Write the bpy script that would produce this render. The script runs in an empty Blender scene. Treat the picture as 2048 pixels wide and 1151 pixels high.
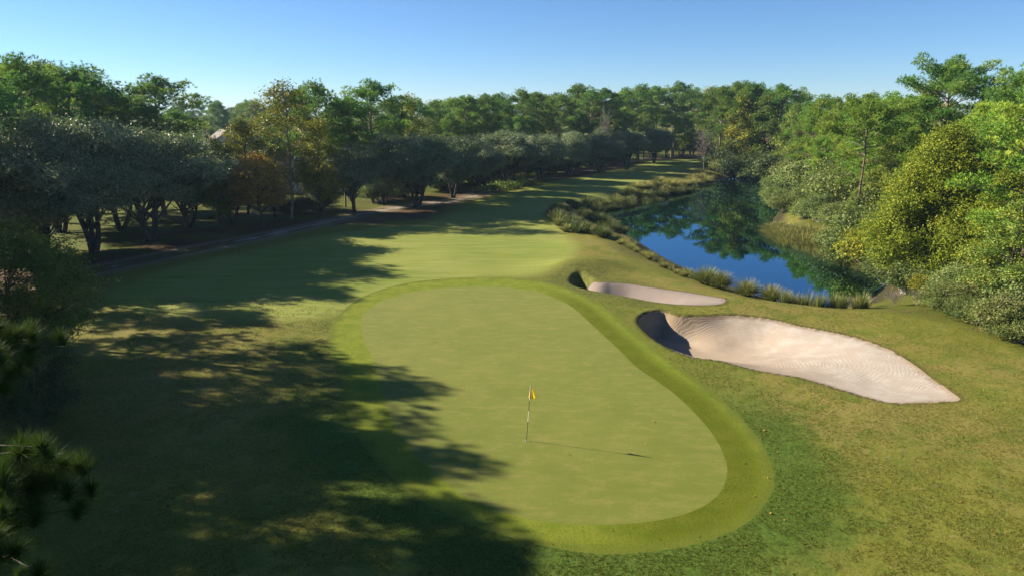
import bpy, math, random
import numpy as np
from mathutils import Vector, Matrix

# ------------------------------------------------------------------ camera
F, CX, CY, HC = 1365.0, 1024.0, 575.5, 12.0
TH = math.atan((CY - 225.0) / F)
scn = bpy.context.scene
C = scn.collection
cd = bpy.data.cameras.new("camera"); cam = bpy.data.objects.new("camera", cd); C.objects.link(cam)
cam.location = (0, 0, HC); cam.rotation_euler = (math.pi/2 - TH, 0, 0)
cd.sensor_width = 36.0; cd.lens = 36.0 * F / 2048.0
cd.clip_start = 0.2; cd.clip_end = 9000
scn.camera = cam

# ------------------------------------------------------------------ world and sun
SUN_EL, SUN_AZ = 26.0, 163.0          # azimuth counter-clockwise from +X
w = bpy.data.worlds.new("World"); scn.world = w; w.use_nodes = True
nt = w.node_tree; nt.nodes.clear()
sky = nt.nodes.new('ShaderNodeTexSky'); sky.sky_type = 'NISHITA'; sky.sun_disc = False
sky.sun_elevation = math.radians(SUN_EL); sky.sun_rotation = math.radians(90 - SUN_AZ)
sky.altitude = 1800; sky.air_density = 1.0; sky.dust_density = 0.0; sky.ozone_density = 7.0
bg = nt.nodes.new('ShaderNodeBackground'); bg.inputs['Strength'].default_value = 0.0505
wo = nt.nodes.new('ShaderNodeOutputWorld')
nt.links.new(sky.outputs[0], bg.inputs[0]); nt.links.new(bg.outputs[0], wo.inputs[0])
sd = bpy.data.lights.new("sun", 'SUN'); sd.energy = 5.0; sd.angle = math.radians(0.5); sd.color = (1.0, 0.87, 0.68)
so = bpy.data.objects.new("sun", sd); C.objects.link(so)
a_, e_ = math.radians(SUN_AZ), math.radians(SUN_EL)
sv = Vector((math.cos(a_)*math.cos(e_), math.sin(a_)*math.cos(e_), math.sin(e_)))
so.rotation_euler = sv.to_track_quat('Z', 'Y').to_euler(); so.location = sv * 200
scn.view_settings.view_transform = 'Standard'; scn.view_settings.look = 'None'
scn.view_settings.exposure = 1.56; scn.view_settings.gamma = 1.0
scn.cycles.max_bounces = 8; scn.cycles.transparent_max_bounces = 8
scn.cycles.diffuse_bounces = 3; scn.cycles.glossy_bounces = 3; scn.cycles.transmission_bounces = 3
scn.cycles.sample_clamp_indirect = 4.0

# ------------------------------------------------------------------ helpers
def ground(px, py, z=0.0):
    a = math.atan((py - CY) / F) + TH
    Y = (HC - z) / math.tan(a); d = Y*math.cos(TH) + (HC - z)*math.sin(TH)
    return ((px - CX) / F * d, Y)
def topz(py, Y): return HC - Y*math.tan(math.atan((py - CY) / F) + TH)
def xat(px, Y, z): return (px - CX) / F * (Y*math.cos(TH) + (HC - z)*math.sin(TH))

def tag(o, label=None, cat=None, group=None, kind=None):
    if label: o['label'] = label
    if cat: o['category'] = cat
    if group: o['group'] = group
    if kind: o['kind'] = kind
    return o
def empty(name, loc=(0, 0, 0), rz=0.0, link=True):
    o = bpy.data.objects.new(name, None); C.objects.link(o)
    o.empty_display_size = 0.3; o.location = loc; o.rotation_euler = (0, 0, rz); return o
def npmesh(name, V, loops, nper, mats, attrs=None, smooth=False, matidx=None):
    """V (n,3); loops flat vertex index array; nper faces corner count (int or array)"""
    me = bpy.data.meshes.new(name)
    V = np.asarray(V, dtype=np.float32); loops = np.asarray(loops, dtype=np.int32).ravel()
    nf = len(loops)//nper
    me.vertices.add(len(V)); me.vertices.foreach_set('co', V.ravel())
    me.loops.add(len(loops)); me.loops.foreach_set('vertex_index', loops)
    me.polygons.add(nf)
    me.polygons.foreach_set('loop_start', np.arange(nf, dtype=np.int32)*nper)
    me.polygons.foreach_set('loop_total', np.full(nf, nper, dtype=np.int32))
    if matidx is not None: me.polygons.foreach_set('material_index', np.asarray(matidx, dtype=np.int32))
    me.update(calc_edges=True)
    for k, v in (attrs or {}).items():
        at = me.attributes.new(k, 'FLOAT', 'POINT'); at.data.foreach_set('value', np.asarray(v, dtype=np.float32))
    if smooth: me.polygons.foreach_set('use_smooth', np.ones(nf, dtype=bool))
    for m in (mats if isinstance(mats, (list, tuple)) else [mats]): me.materials.append(m)
    me.validate(); return me
def link(name, me, parent=None, loc=None):
    o = bpy.data.objects.new(name, me); C.objects.link(o)
    if parent is not None: o.parent = parent
    if loc is not None: o.location = loc
    return o
def ss(a, b, x):
    t = np.clip((x - a) / (b - a), 0, 1); return t*t*(3 - 2*t)

# ------------------------------------------------------------------ node helpers
class NM:
    def __init__(s, name):
        s.m = bpy.data.materials.new(name); s.m.use_nodes = True; s.t = s.m.node_tree; s.t.nodes.clear()
        s.out = s.n('ShaderNodeOutputMaterial')
    def n(s, typ, **kw):
        nd = s.t.nodes.new(typ)
        for k, v in kw.items(): setattr(nd, k, v)
        return nd
    def set(s, sock, v):
        if isinstance(v, bpy.types.NodeSocket): s.t.links.new(v, sock)
        elif isinstance(v, (tuple, list)) and len(v) == 3 and sock.type == 'RGBA': sock.default_value = (*v, 1)
        else: sock.default_value = v
    def coord(s, kind='Object'): return s.n('ShaderNodeTexCoord').outputs[kind]
    def pos(s): return s.n('ShaderNodeNewGeometry').outputs['Position']
    def attr(s, name): return s.n('ShaderNodeAttribute', attribute_name=name).outputs['Fac']
    def noise(s, vec, scale, detail=4, rough=0.6, dist=0.0, out='Fac'):
        nd = s.n('ShaderNodeTexNoise'); s.set(nd.inputs['Vector'], vec); nd.inputs['Scale'].default_value = scale
        nd.inputs['Detail'].default_value = detail; nd.inputs['Roughness'].default_value = rough
        nd.inputs['Distortion'].default_value = dist; return nd.outputs[out]
    def mapping(s, vec, scale=(1, 1, 1), rot=(0, 0, 0), loc=(0, 0, 0)):
        nd = s.n('ShaderNodeMapping'); s.set(nd.inputs['Vector'], vec); nd.inputs['Scale'].default_value = scale
        nd.inputs['Rotation'].default_value = rot; nd.inputs['Location'].default_value = loc; return nd.outputs[0]
    def rng(s, v, a, b, c=0.0, d=1.0, smooth=True):
        nd = s.n('ShaderNodeMapRange'); nd.interpolation_type = 'SMOOTHSTEP' if smooth else 'LINEAR'
        s.set(nd.inputs[0], v)
        for i, q in enumerate((a, b, c, d)): s.set(nd.inputs[1+i], q)
        return nd.outputs[0]
    def math(s, op, a, b=0.0):
        nd = s.n('ShaderNodeMath', operation=op); s.set(nd.inputs[0], a); s.set(nd.inputs[1], b); return nd.outputs[0]
    def mix(s, f, a, b, mode='MIX'):
        nd = s.n('ShaderNodeMix', data_type='RGBA', blend_type=mode); s.set(nd.inputs['Factor'], f)
        s.set(nd.inputs[6], a); s.set(nd.inputs[7], b); return nd.outputs[2]
    def bump(s, h, strength, dist, normal=None):
        nd = s.n('ShaderNodeBump'); s.set(nd.inputs['Height'], h); nd.inputs['Strength'].default_value = strength
        nd.inputs['Distance'].default_value = dist
        if normal is not None: s.set(nd.inputs['Normal'], normal)
        return nd.outputs[0]
    def pbr(s, col, rough=0.8, spec=0.3, normal=None, **kw):
        p = s.n('ShaderNodeBsdfPrincipled'); s.set(p.inputs['Base Color'], col); s.set(p.inputs['Roughness'], rough)
        p.inputs['Specular IOR Level'].default_value = spec
        if normal is not None: s.set(p.inputs['Normal'], normal)
        for k, v in kw.items(): s.set(p.inputs[k], v)
        s.t.links.new(p.outputs[0], s.out.inputs['Surface']); return p

# ------------------------------------------------------------------ ground outlines (traced where they lie on the ground)
def spline(P, n=6, closed=True):
    P = [np.array(p, float) for p in P]; N = len(P); out = []
    for i in range(N if closed else N-1):
        if closed: p0, p1, p2, p3 = P[i-1], P[i], P[(i+1) % N], P[(i+2) % N]
        else: p0, p1, p2, p3 = P[max(i-1, 0)], P[i], P[i+1], P[min(i+2, N-1)]
        for k in range(n):
            t = k/n
            out.append(0.5*((2*p1)+(-p0+p2)*t+(2*p0-5*p1+4*p2-p3)*t*t+(-p0+3*p1-3*p2+p3)*t**3))
    if not closed: out.append(P[-1])
    return np.array(out)
def outline(px, z=0.0, n=5): return spline([ground(a, b, z) for a, b in px], n)
GREEN = outline([(722,655),(723,637),(735,620),(757,605),(790,592),(830,583),(875,577),(930,573.5),(985,573),(1035,577),(1075,584),(1105,594),(1130,605),(1150,618),(1175,640),(1205,668),(1235,695),(1270,730),(1310,758),(1350,787),(1385,820),(1415,853),(1437,885),(1450,915),(1455,940),(1450,965),(1435,990),(1405,1012),(1360,1030),(1300,1042),(1240,1047),(1180,1048),(1120,1045),(1060,1037),(1000,1022),(950,1002),(900,970),(865,940),(830,905),(800,870),(782,835),(770,805),(760,770),(750,735),(740,705),(728,680)])
COLLAR = outline([(660,700),(660,660),(690,618),(735,590),(800,570),(870,560),(960,556),(1050,559),(1110,569),(1160,587),(1205,612),(1260,655),(1325,708),(1395,757),(1455,808),(1505,860),(1535,905),(1547,950),(1540,990),(1500,1040),(1430,1075),(1340,1097),(1240,1107),(1170,1104),(1090,1090),(1000,1066),(900,1030),(820,985),(760,930),(715,870),(690,810),(675,750)])
BUNK2 = outline([(1277,642),(1281,631),(1298,623),(1328,621),(1355,629),(1400,632),(1450,631),(1500,634),(1550,640),(1600,651),(1650,660),(1700,671),(1740,683),(1780,699),(1810,717),(1840,737),(1870,759),(1900,780),(1920,797),(1880,801),(1830,804),(1790,805),(1740,795),(1690,780),(1640,764),(1600,753),(1550,745),(1500,736),(1450,722),(1415,716),(1385,712),(1350,700),(1318,683),(1293,663)])
BUNK1 = outline([(1158,567),(1172,560),(1186,560),(1200,563.5),(1225,564.5),(1260,567),(1300,573),(1350,581),(1400,590),(1440,600),(1451,606),(1442,614),(1400,615),(1350,611),(1300,603),(1250,592),(1215,585),(1188,580.5),(1168,575)])
HOLLOW = outline([(1136,560),(1142,551),(1158,547),(1180,553),(1200,563),(1225,564.5),(1260,567),(1300,573),(1350,581),(1400,590),(1440,600),(1451,606),(1442,614),(1400,615),(1350,611),(1300,603),(1250,592),(1205,584),(1164,576),(1143,568)])
WZ = -1.1
POND = outline([(1180,424),(1178,440),(1215,452),(1250,468),(1285,490),(1335,520),(1395,548),(1450,570),(1500,587),(1560,603),(1620,612),(1680,611),(1740,598),(1772,575),(1780,556),(1765,540),(1720,520),(1660,502),(1610,490),(1568,474),(1548,455),(1552,432),(1575,408),(1592,385),(1585,364),(1540,350),(1480,350),(1440,360),(1415,371),(1370,384),(1340,389),(1318,398),(1285,402),(1262,408),(1225,415)], WZ)
FAIR = outline([(1398,322),(1330,319),(1265,332),(1185,350),(1105,364),(1010,388),(930,412),(860,446),(760,460),(640,476),(500,506),(360,535),(260,570),(210,610),(400,640),(600,640),(700,620),(800,572),(960,556),(1060,553),(1110,540),(1150,505),(1130,470),(1105,440),(1120,420),(1200,400),(1270,378),(1310,355),(1375,337)])
WOODL = np.array([ground(a, b) for a, b in [(-900,700),(0,700),(90,650),(150,585),(250,545),(400,508),(540,478),(640,458),(740,452),(850,440),(905,412),(960,394),(1050,371),(1120,362),(1180,350),(1240,338),(1300,321),(1395,317),(1420,312),(1500,290),(1600,270),(-4000,270)]])
WOODR = np.array([ground(a, b) for a, b in [(1600,620),(1650,612),(1720,628),(1790,637),(1880,650),(1930,672),(2000,700),(2060,722),(2200,790),(2400,850),(4500,1000),(3500,270),(1420,270),(1405,330),(1440,350),(1600,360),(1600,420),(1560,470),(1700,520),(1780,560)]])
PATHL = spline([ground(a, b) for a, b in [(-400,640),(-100,600),(60,575),(200,545),(300,524),(400,503),(500,482),(580,466),(660,448),(720,432),(770,421),(830,411),(905,403),(955,392),(985,378),(1015,366),(1060,357),(1110,350),(1190,338),(1290,318)]], 5, closed=False)

def sdf(P, poly, closed=True):
    """signed distance, positive inside"""
    px, py = P[:, 0], P[:, 1]; d = np.full(len(P), 1e9); ins = np.zeros(len(P), bool)
    n = len(poly)
    for i in range(n if closed else n-1):
        ax, ay = poly[i]; bx, by = poly[(i+1) % n]
        ex, ey = bx-ax, by-ay; L = ex*ex+ey*ey
        if L < 1e-12: continue
        t = np.clip(((px-ax)*ex+(py-ay)*ey)/L, 0, 1)
        d = np.minimum(d, (px-ax-t*ex)**2+(py-ay-t*ey)**2)
        if closed:
            c = (ay > py) != (by > py)
            if abs(ey) > 1e-12: ins ^= c & (px < ex*(py-ay)/ey+ax)
    d = np.sqrt(d)
    return np.where(ins, d, -d) if closed else d

def vnoise(x, y, s, seed=0):
    x = x/s+seed*17.3; y = y/s-seed*9.1; xi = np.floor(x); yi = np.floor(y); fx = x-xi; fy = y-yi
    h = lambda a, b: (np.sin(a*127.1+b*311.7+seed)*43758.5453) % 1.0
    fx = fx*fx*(3-2*fx); fy = fy*fy*(3-2*fy)
    return (h(xi, yi)*(1-fx)+h(xi+1, yi)*fx)*(1-fy)+(h(xi, yi+1)*(1-fx)+h(xi+1, yi+1)*fx)*fy

def fields(P):
    x, y = P[:, 0], P[:, 1]
    s = dict(green=sdf(P, GREEN), collar=sdf(P, COLLAR), b1=sdf(P, BUNK1), b2=sdf(P, BUNK2),
             hol=sdf(P, HOLLOW), pond=sdf(P, POND), fair=sdf(P, FAIR), wl=sdf(P, WOODL), wr=sdf(P, WOODR),
             path=.95-sdf(P, PATHL, closed=False))
    # height
    near = np.clip(1-np.abs(s['green'])/30, 0, 1)
    h = 0.28*(vnoise(x, y, 14, 1)-.5)+0.5*(vnoise(x, y, 45, 2)-.5)*(1-near)
    h *= ss(0, 6, -s['pond'])*ss(0, 3, -s['b2'])*ss(0, 3, -s['hol'])*ss(-2, 6, -s['green'])
    def mound(px, py, r, a, rx=1.0):
        cx, cy = ground(px, py); return a*np.exp(-(((x-cx)/rx)**2+(y-cy)**2)/(r*r))
    h += mound(1172, 535, 2.2, .75, 1.4)+mound(1500, 612, 2.4, .25, 2.2)
    h += mound(1190, 500, 3.5, .4, 1.3)
    h += 0.05*(vnoise(x, y, 2.2, 5)-.5)*ss(0.3, 2.5, -s['collar'])
    dp = -s['pond']
    h = np.where(dp > 0, (h-WZ)*ss(-.3, 6.0, dp)**.8+WZ, WZ-0.9*ss(0, 3, -dp))
    h = np.where(dp > 0, np.maximum(h, WZ+0.02+0.12*np.minimum(dp, 1.5)), h)
    a = np.array(ground(1277, 645)); b = np.array(ground(1915, 797)); e = b-a; u = np.clip(((x-a[0])*e[0]+(y-a[1])*e[1])/(e@e), 0, 1)
    D = 0.12+1.4*(1-ss(.10, .75, u)); wd = 0.55+2.6*ss(.07, .28, u)
    h -= np.where(s['b2'] > 0, D*ss(-.05, 1, s['b2']/wd)**.9+0.06, 0)
    a = np.array(ground(1130, 560)); b = np.array(ground(1450, 606)); e = b-a; u = np.clip(((x-a[0])*e[0]+(y-a[1])*e[1])/(e@e), 0, 1)
    h -= np.where(s['hol'] > 0, (.15+1.3*(1-ss(.30, 1., u)))*ss(-.05, 1, s['hol']/1.25), 0)
    s['h'] = h
    return s

def axis(lo, hi, step, grow, amin, amax):
    a = list(np.arange(lo, hi+step/2, step)); st = step
    while a[-1] < amax: st *= grow; a.append(a[-1]+st)
    st = step; b = []; c = lo
    while c > amin: st *= grow; c -= st; b.append(c)
    return np.array(b[::-1]+a)
AX = axis(-20, 30, .2, 1.045, -1300, 1300); AY = axis(15, 56, .2, 1.022, -60, 1500)
gx, gy = np.meshgrid(AX, AY); P = np.stack([gx.ravel(), gy.ravel()], 1)
S = fields(P)
KEYS = ['h', 'green', 'collar', 'b1', 'b2', 'hol', 'pond', 'fair', 'wl', 'wr', 'path']
D = np.column_stack([P]+[S[k] for k in KEYS]); COL = {k: i+2 for i, k in enumerate(KEYS)}
nx, ny = len(AX), len(AY)
ii = (np.arange(ny-1)[:, None]*nx+np.arange(nx-1)[None]).ravel()
T = np.concatenate([np.stack([ii, ii+1, ii+nx+1], 1), np.stack([ii, ii+nx+1, ii+nx], 1)])
def height_at(x, y): return float(fields(np.array([[x, y]], float))['h'][0])

def split(D, T, key):
    s = D[:, COL[key]]; pos = s > 0
    c = pos[T].sum(1); ins = T[c == 3]; out = T[c == 0]; M = T[(c == 1) | (c == 2)]
    if len(M) == 0: return D, ins, out
    pm = pos[M]; lone_in = pm.sum(1) == 1
    k = np.where(lone_in, pm.argmax(1), (~pm).argmax(1)); r = np.arange(len(M))
    a, b, cc = M[r, k], M[r, (k+1) % 3], M[r, (k+2) % 3]
    E = np.concatenate([np.stack([a, b], 1), np.stack([a, cc], 1)]); E.sort(1)
    U, inv = np.unique(E, axis=0, return_inverse=True); inv = inv.ravel()
    s0, s1 = s[U[:, 0]], s[U[:, 1]]; t = np.clip(s0/(s0-s1), .001, .999)[:, None]
    N = D[U[:, 0]]*(1-t)+D[U[:, 1]]*t; base = len(D)
    # small inner/outer step in attribute keeps the cut clean
    pab, pac = base+inv[:len(M)], base+inv[len(M):]
    L = np.stack([a, pab, pac], 1); Q = np.concatenate([np.stack([pab, b, cc], 1), np.stack([pab, cc, pac], 1)])
    qi = np.concatenate([~lone_in, ~lone_in])
    ins = np.concatenate([ins, L[lone_in], Q[qi]]); out = np.concatenate([out, L[~lone_in], Q[~qi]])
    return np.concatenate([D, N]), ins, out

def region(name, D, T, mat, keys):
    u, inv = np.unique(T, return_inverse=True); d = D[u]
    me = npmesh(name, np.column_stack([d[:, 0], d[:, 1], d[:, COL['h']]]), inv.ravel(), 3, mat,
                {k: np.clip(d[:, COL[k]], -40, 40) for k in keys}, smooth=True)
    return tag(link(name, me), kind='structure')

# ------------------------------------------------------------------ ground materials
def turf(name, cols, tex, bumpd, spec=.15, stripes=0):
    m = NM(name); p = m.pos()
    big = m.noise(p, .12, 3); med = m.noise(p, .9, 5, .65); fine = m.noise(m.mapping(p, (1, 1.0, 1)), tex, 6, .75)
    c = m.mix(m.rng(big, .35, .65), cols[0], cols[1]); c = m.mix(m.rng(m.noise(m.mapping(p, (.55, 1.3, 1), (0, 0, .2)), 1.7, 6, .75), .44, .64, 0, .75), c, cols[2]); c = m.mix(m.rng(m.noise(p, .55, 4, .6, .5), .45, .7, 0, .6), c, cols[3])
    c = m.mix(m.rng(fine, .25, .75, 0, .55), c, cols[3])
    b = m.bump(fine, .7, bumpd)
    m.pbr(c, .85, spec, b, **{'Sheen Weight': .07, 'Sheen Roughness': .4, 'Sheen Tint': (1, .95, .45, 1)})
    return m.m
M_green = turf('putting turf', [(.108, .134, .020), (.135, .150, .028), (.188, .172, .046), (.094, .122, .016)], 9, .012)

def collar_mat():
    m = NM('fringe turf'); p = m.pos(); sx = m.n('ShaderNodeSeparateXYZ'); m.set(sx.inputs[0], p)
    big = m.noise(p, .2, 3); med = m.noise(p, 1.1, 5, .7); fine = m.noise(p, 11, 6, .8)
    lime = m.mix(m.rng(med, .35, .65), (0.118, 0.161, 0.012), (0.167, 0.198, 0.022)); ol = m.mix(m.rng(med, .35, .65), (0.076, 0.101, 0.004), (0.099, 0.118, 0.008))
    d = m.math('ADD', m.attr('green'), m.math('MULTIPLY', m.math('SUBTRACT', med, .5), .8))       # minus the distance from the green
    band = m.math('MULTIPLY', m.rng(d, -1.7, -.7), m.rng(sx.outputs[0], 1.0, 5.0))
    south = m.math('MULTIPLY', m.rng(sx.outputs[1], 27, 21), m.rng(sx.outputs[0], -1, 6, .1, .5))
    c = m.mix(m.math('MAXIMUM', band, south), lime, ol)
    edge = m.rng(m.math('ADD', m.attr('collar'), m.math('MULTIPLY', m.math('SUBTRACT', med, .5), 1.1)), .05, .55, 1, 0)
    c = m.mix(m.math('MULTIPLY', edge, .75), c, (.098, .120, .016))
    c = m.mix(m.rng(fine, .3, .55, .55, 0), c, (.040, .055, .004))
    m.pbr(c, .9, .1, m.bump(fine, .6, .05)); return m.m
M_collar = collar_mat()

def ground_mat():
    m = NM('course ground'); p = m.pos()
    big = m.noise(p, .09, 3); med = m.noise(p, .7, 5, .7, .4); fine = m.noise(p, 7.5, 7, .78); fi2 = m.noise(p, 3.1, 5, .7)
    # rough
    rough = m.mix(m.rng(big, .38, .62), (0.146, 0.150, 0.024), (0.184, 0.158, 0.042))
    rough = m.mix(m.rng(med, .42, .70), rough, (0.102, 0.130, 0.018))
    rough = m.mix(m.rng(m.noise(p, 1.9, 4, .7), .55, .75, 0, .8), rough, (0.227, 0.186, 0.068))
    rough = m.mix(m.rng(fine, .34, .52, .7, 0), rough, (0.043, 0.059, 0.008))
    # lush strip hugging the collar
    sxyz = m.n('ShaderNodeSeparateXYZ'); m.set(sxyz.inputs[0], p); sy = sxyz.outputs[1]
    lush = m.math('MULTIPLY', m.rng(m.math('ADD', m.attr('collar'), m.math('MULTIPLY', m.math('SUBTRACT', med, .5), 3.0)), -3.6, -1.2), m.rng(sy, 30, 24, .25, 1))
    rough = m.mix(m.math('MULTIPLY', lush, .85), rough, m.mix(m.rng(fine, .35, .65), (0.032, 0.065, 0.008), (0.077, 0.137, 0.018)))
    # fairway
    fair = m.mix(m.rng(big, .35, .65), (0.144, 0.190, 0.030), (0.204, 0.226, 0.047))
    fair = m.mix(m.rng(m.noise(m.mapping(p, (.25, 1.6, 1), (0, 0, -.3)), .8, 4), .4, .7, 0, .7), fair, (0.249, 0.250, 0.079))
    fair = m.mix(m.rng(fine, .3, .7, 0, .3), fair, (0.083, 0.133, 0.020))
    fa = m.rng(m.math('ADD', m.attr('fair'), m.math('MULTIPLY', m.math('SUBTRACT', med, .5), 2.0)), -.9, .9)
    c = m.mix(fa, rough, fair)
    # pine straw and leaf litter under the trees
    lit = m.mix(m.rng(med, .35, .65), (0.084, 0.047, 0.022), (0.133, 0.087, 0.048))
    lit = m.mix(m.rng(fine, .4, .65), lit, (0.042, 0.026, 0.014))
    under = m.mix(m.rng(fine, .35, .65), (0.112, 0.122, 0.016), (0.035, 0.057, 0.010))
    lit = m.mix(m.rng(m.math('ADD', m.noise(p, .11, 3), m.math('MULTIPLY', m.attr('wl'), .018)), .58, .70), lit, under)
    wn = m.math('MULTIPLY', m.math('SUBTRACT', m.noise(p, .5, 4), .5), 5.0)
    wa = m.rng(m.math('ADD', m.attr('wl'), wn), -.8, 1.2); wb = m.rng(m.math('ADD', m.math('SUBTRACT', m.attr('wr'), .8), m.math('MULTIPLY', wn, .5)), -.8, 1.0)
    c = m.mix(wb, c, m.mix(m.rng(med, .5, .7), under, lit)); c = m.mix(wa, c, lit)
    # sandy shoulders of the cart path
    pa = m.rng(m.math('ADD', m.attr('path'), m.math('MULTIPLY', m.math('SUBTRACT', fi2, .5), 3.0)), -1.6, -.1, 0, .8)
    c = m.mix(pa, c, m.mix(fine, (0.175, 0.122, 0.080), (0.231, 0.190, 0.144)))
    # wet mud and dead sedge by the pond
    bank = m.rng(m.math('ADD', m.attr('pond'), m.math('MULTIPLY', m.math('SUBTRACT', fi2, .5), 1.5)), -1.9, -.6)
    c = m.mix(bank, c, m.mix(m.rng(fine, .4, .6), (0.073, 0.065, 0.028), (0.032, 0.030, 0.014)))
    # darker lips of the bunkers and darker grass round the hollow
    lip = m.math('MAXIMUM', m.rng(m.attr('b1'), -.38, -.04), m.rng(m.attr('b2'), -.38, -.04))
    c = m.mix(m.math('MULTIPLY', lip, m.rng(fi2, .3, .6, .2, .8)), c, (0.052, 0.046, 0.019))
    hl = m.math('MULTIPLY', m.rng(m.math('ADD', m.attr('hol'), m.math('MULTIPLY', m.math('SUBTRACT', med, .5), 2.0)), -2.6, -.6), m.rng(sxyz.outputs[0], 12, 8)); c = m.mix(m.math('MULTIPLY', hl, .8), c, m.mix(m.rng(fi2, .35, .6), (.045, .058, .012), (.105, .112, .026)))
    tall = m.rng(m.attr('fair'), -1.2, .6, 1, .25)
    hgt = m.math('MULTIPLY', m.math('ADD', fine, m.math('MULTIPLY', fi2, .8)), tall)
    m.pbr(c, .9, .1, m.bump(hgt, .6, .08))
    return m.m
def sand_mat(name, cx, cy, tint, akey='b2'):
    m = NM(name); p = m.pos()
    pc = m.mapping(p, (1, 1, 0), loc=(-cx, -cy, 0)); dn = m.noise(p, .35, 3, .5, 0, 'Color')
    va = m.n('ShaderNodeVectorMath', operation='MULTIPLY_ADD'); m.set(va.inputs[0], dn); va.inputs[1].default_value = (1.5, 1.5, 0); m.set(va.inputs[2], pc)
    w1 = m.n('ShaderNodeTexWave', wave_type='RINGS', rings_direction='Z', wave_profile='SIN'); m.set(w1.inputs['Vector'], m.mapping(va.outputs[0], (.62, 1, 1), (0, 0, .8)))
    w1.inputs['Scale'].default_value = 2.5; w1.inputs['Distortion'].default_value = 4.0; w1.inputs['Detail'].default_value = 2; w1.inputs['Detail Scale'].default_value = .45
    fine = m.noise(p, 16, 5, .8); med = m.noise(p, 1.1, 5, .7); big = m.noise(p, .16, 2)
    c = m.mix(m.rng(med, .4, .68), tint[0], tint[1]); 
    sx = m.n('ShaderNodeSeparateXYZ'); m.set(sx.inputs[0], p)
    wet = m.rng(m.math('ADD', sx.outputs[0], m.math('MULTIPLY', med, 3)), cx+1.0, cx+7.0, 1, 0)
    c = m.mix(m.math('MULTIPLY', wet, .75), c, tint[2])
    c = m.mix(m.rng(fine, .5, .75, 0, .5), c, tint[2])
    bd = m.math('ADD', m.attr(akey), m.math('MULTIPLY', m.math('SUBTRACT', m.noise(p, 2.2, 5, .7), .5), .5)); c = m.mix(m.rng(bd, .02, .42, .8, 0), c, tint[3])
    groove = m.rng(w1.outputs['Fac'], 0, .12, 1, 0)
    c = m.mix(m.math('MULTIPLY', groove, m.rng(med, .35, .65, .05, .35)), c, tint[3])
    hh = m.math('ADD', m.math('MULTIPLY', w1.outputs['Fac'], m.math('MULTIPLY', m.rng(big, .3, .7, .2, .6), m.math('ADD', m.math('MULTIPLY', wet, .6), .3))), m.math('ADD', m.math('MULTIPLY', fine, .5), m.math('MULTIPLY', med, .8)))
    m.pbr(c, .95, .05, m.bump(hh, .75, .035))
    return m.m
def path_mat():
    m = NM('path concrete'); p = m.pos(); n = m.noise(p, 1.2, 5); f = m.noise(p, 9, 5); b = m.noise(p, .35, 4, .7)
    c = m.mix(m.rng(n, .35, .65), (.20, .175, .145), (.27, .24, .20)); c = m.mix(m.rng(f, .5, .66, 0, .6), c, (.12, .075, .045))
    sx = m.n('ShaderNodeSeparateXYZ'); m.set(sx.inputs[0], p)
    e = m.math('ADD', m.math('SUBTRACT', m.attr('path'), m.rng(sx.outputs[0], -22, -30, 0, .75)), m.math('MULTIPLY', m.math('SUBTRACT', b, .5), 3.2))
    c = m.mix(m.rng(e, .15, .55, .95, 0), c, m.mix(m.rng(f, .35, .6), (.075, .050, .028), (.110, .100, .030)))
    m.pbr(c, .9, .1, m.bump(f, .3, .01)); return m.m
def water_mat():
    m = NM('pond water'); p = m.pos()
    n = m.noise(m.mapping(p, (1, .55, 1)), 1.1, 3, .5); b = m.bump(n, .05, .02)
    d = m.n('ShaderNodeBsdfDiffuse'); m.set(d.inputs['Color'], (.006, .014, .014)); 
    g = m.n('ShaderNodeBsdfGlossy'); m.set(g.inputs['Color'], (.29, .48, .59)); g.inputs['Roughness'].default_value = .02
    m.set(g.inputs['Normal'], b); m.set(d.inputs['Normal'], b)
    fr = m.n('ShaderNodeFresnel'); fr.inputs['IOR'].default_value = 1.33; m.set(fr.inputs['Normal'], b)
    mx = m.n('ShaderNodeMixShader'); m.set(mx.inputs[0], m.rng(fr.outputs[0], .02, .35, .35, .95)); m.set(mx.inputs[1], d.outputs[0]); m.set(mx.inputs[2], g.outputs[0])
    m.t.links.new(mx.outputs[0], m.out.inputs['Surface']); return m.m
M_ground = ground_mat()
c2 = ground(1500, 690); c1 = ground(1320, 592)
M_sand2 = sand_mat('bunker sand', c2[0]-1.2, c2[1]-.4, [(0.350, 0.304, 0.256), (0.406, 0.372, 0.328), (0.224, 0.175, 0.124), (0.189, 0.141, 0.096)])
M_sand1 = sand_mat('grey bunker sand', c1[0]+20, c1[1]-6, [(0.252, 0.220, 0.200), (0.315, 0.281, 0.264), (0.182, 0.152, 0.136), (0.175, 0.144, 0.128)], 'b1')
M_path = path_mat(); M_water = water_mat()

D, Tg, T = split(D, T, 'green')
D, Tc, T = split(D, T, 'collar')
D, T1, T = split(D, T, 'b1')
D, T2, T = split(D, T, 'b2')
D, Tp, T = split(D, T, 'path')
region('putting_green', D, Tg, M_green, ['green'])
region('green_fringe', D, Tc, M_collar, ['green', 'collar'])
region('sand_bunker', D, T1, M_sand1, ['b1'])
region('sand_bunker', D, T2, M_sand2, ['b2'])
region('cart_path', D, Tp, M_path, ['path'])
region('ground', D, T, M_ground, ['collar', 'pond', 'fair', 'wl', 'wr', 'path', 'b1', 'b2', 'hol'])
Tw = T[(D[:, COL['pond']][T] > -1.2).any(1)]
u, inv = np.unique(Tw, return_inverse=True)
tag(link('pond_water', npmesh('pond_water', np.column_stack([D[u, 0], D[u, 1], np.full(len(u), WZ)]), inv.ravel(), 3, M_water, smooth=True)), kind='structure')

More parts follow.
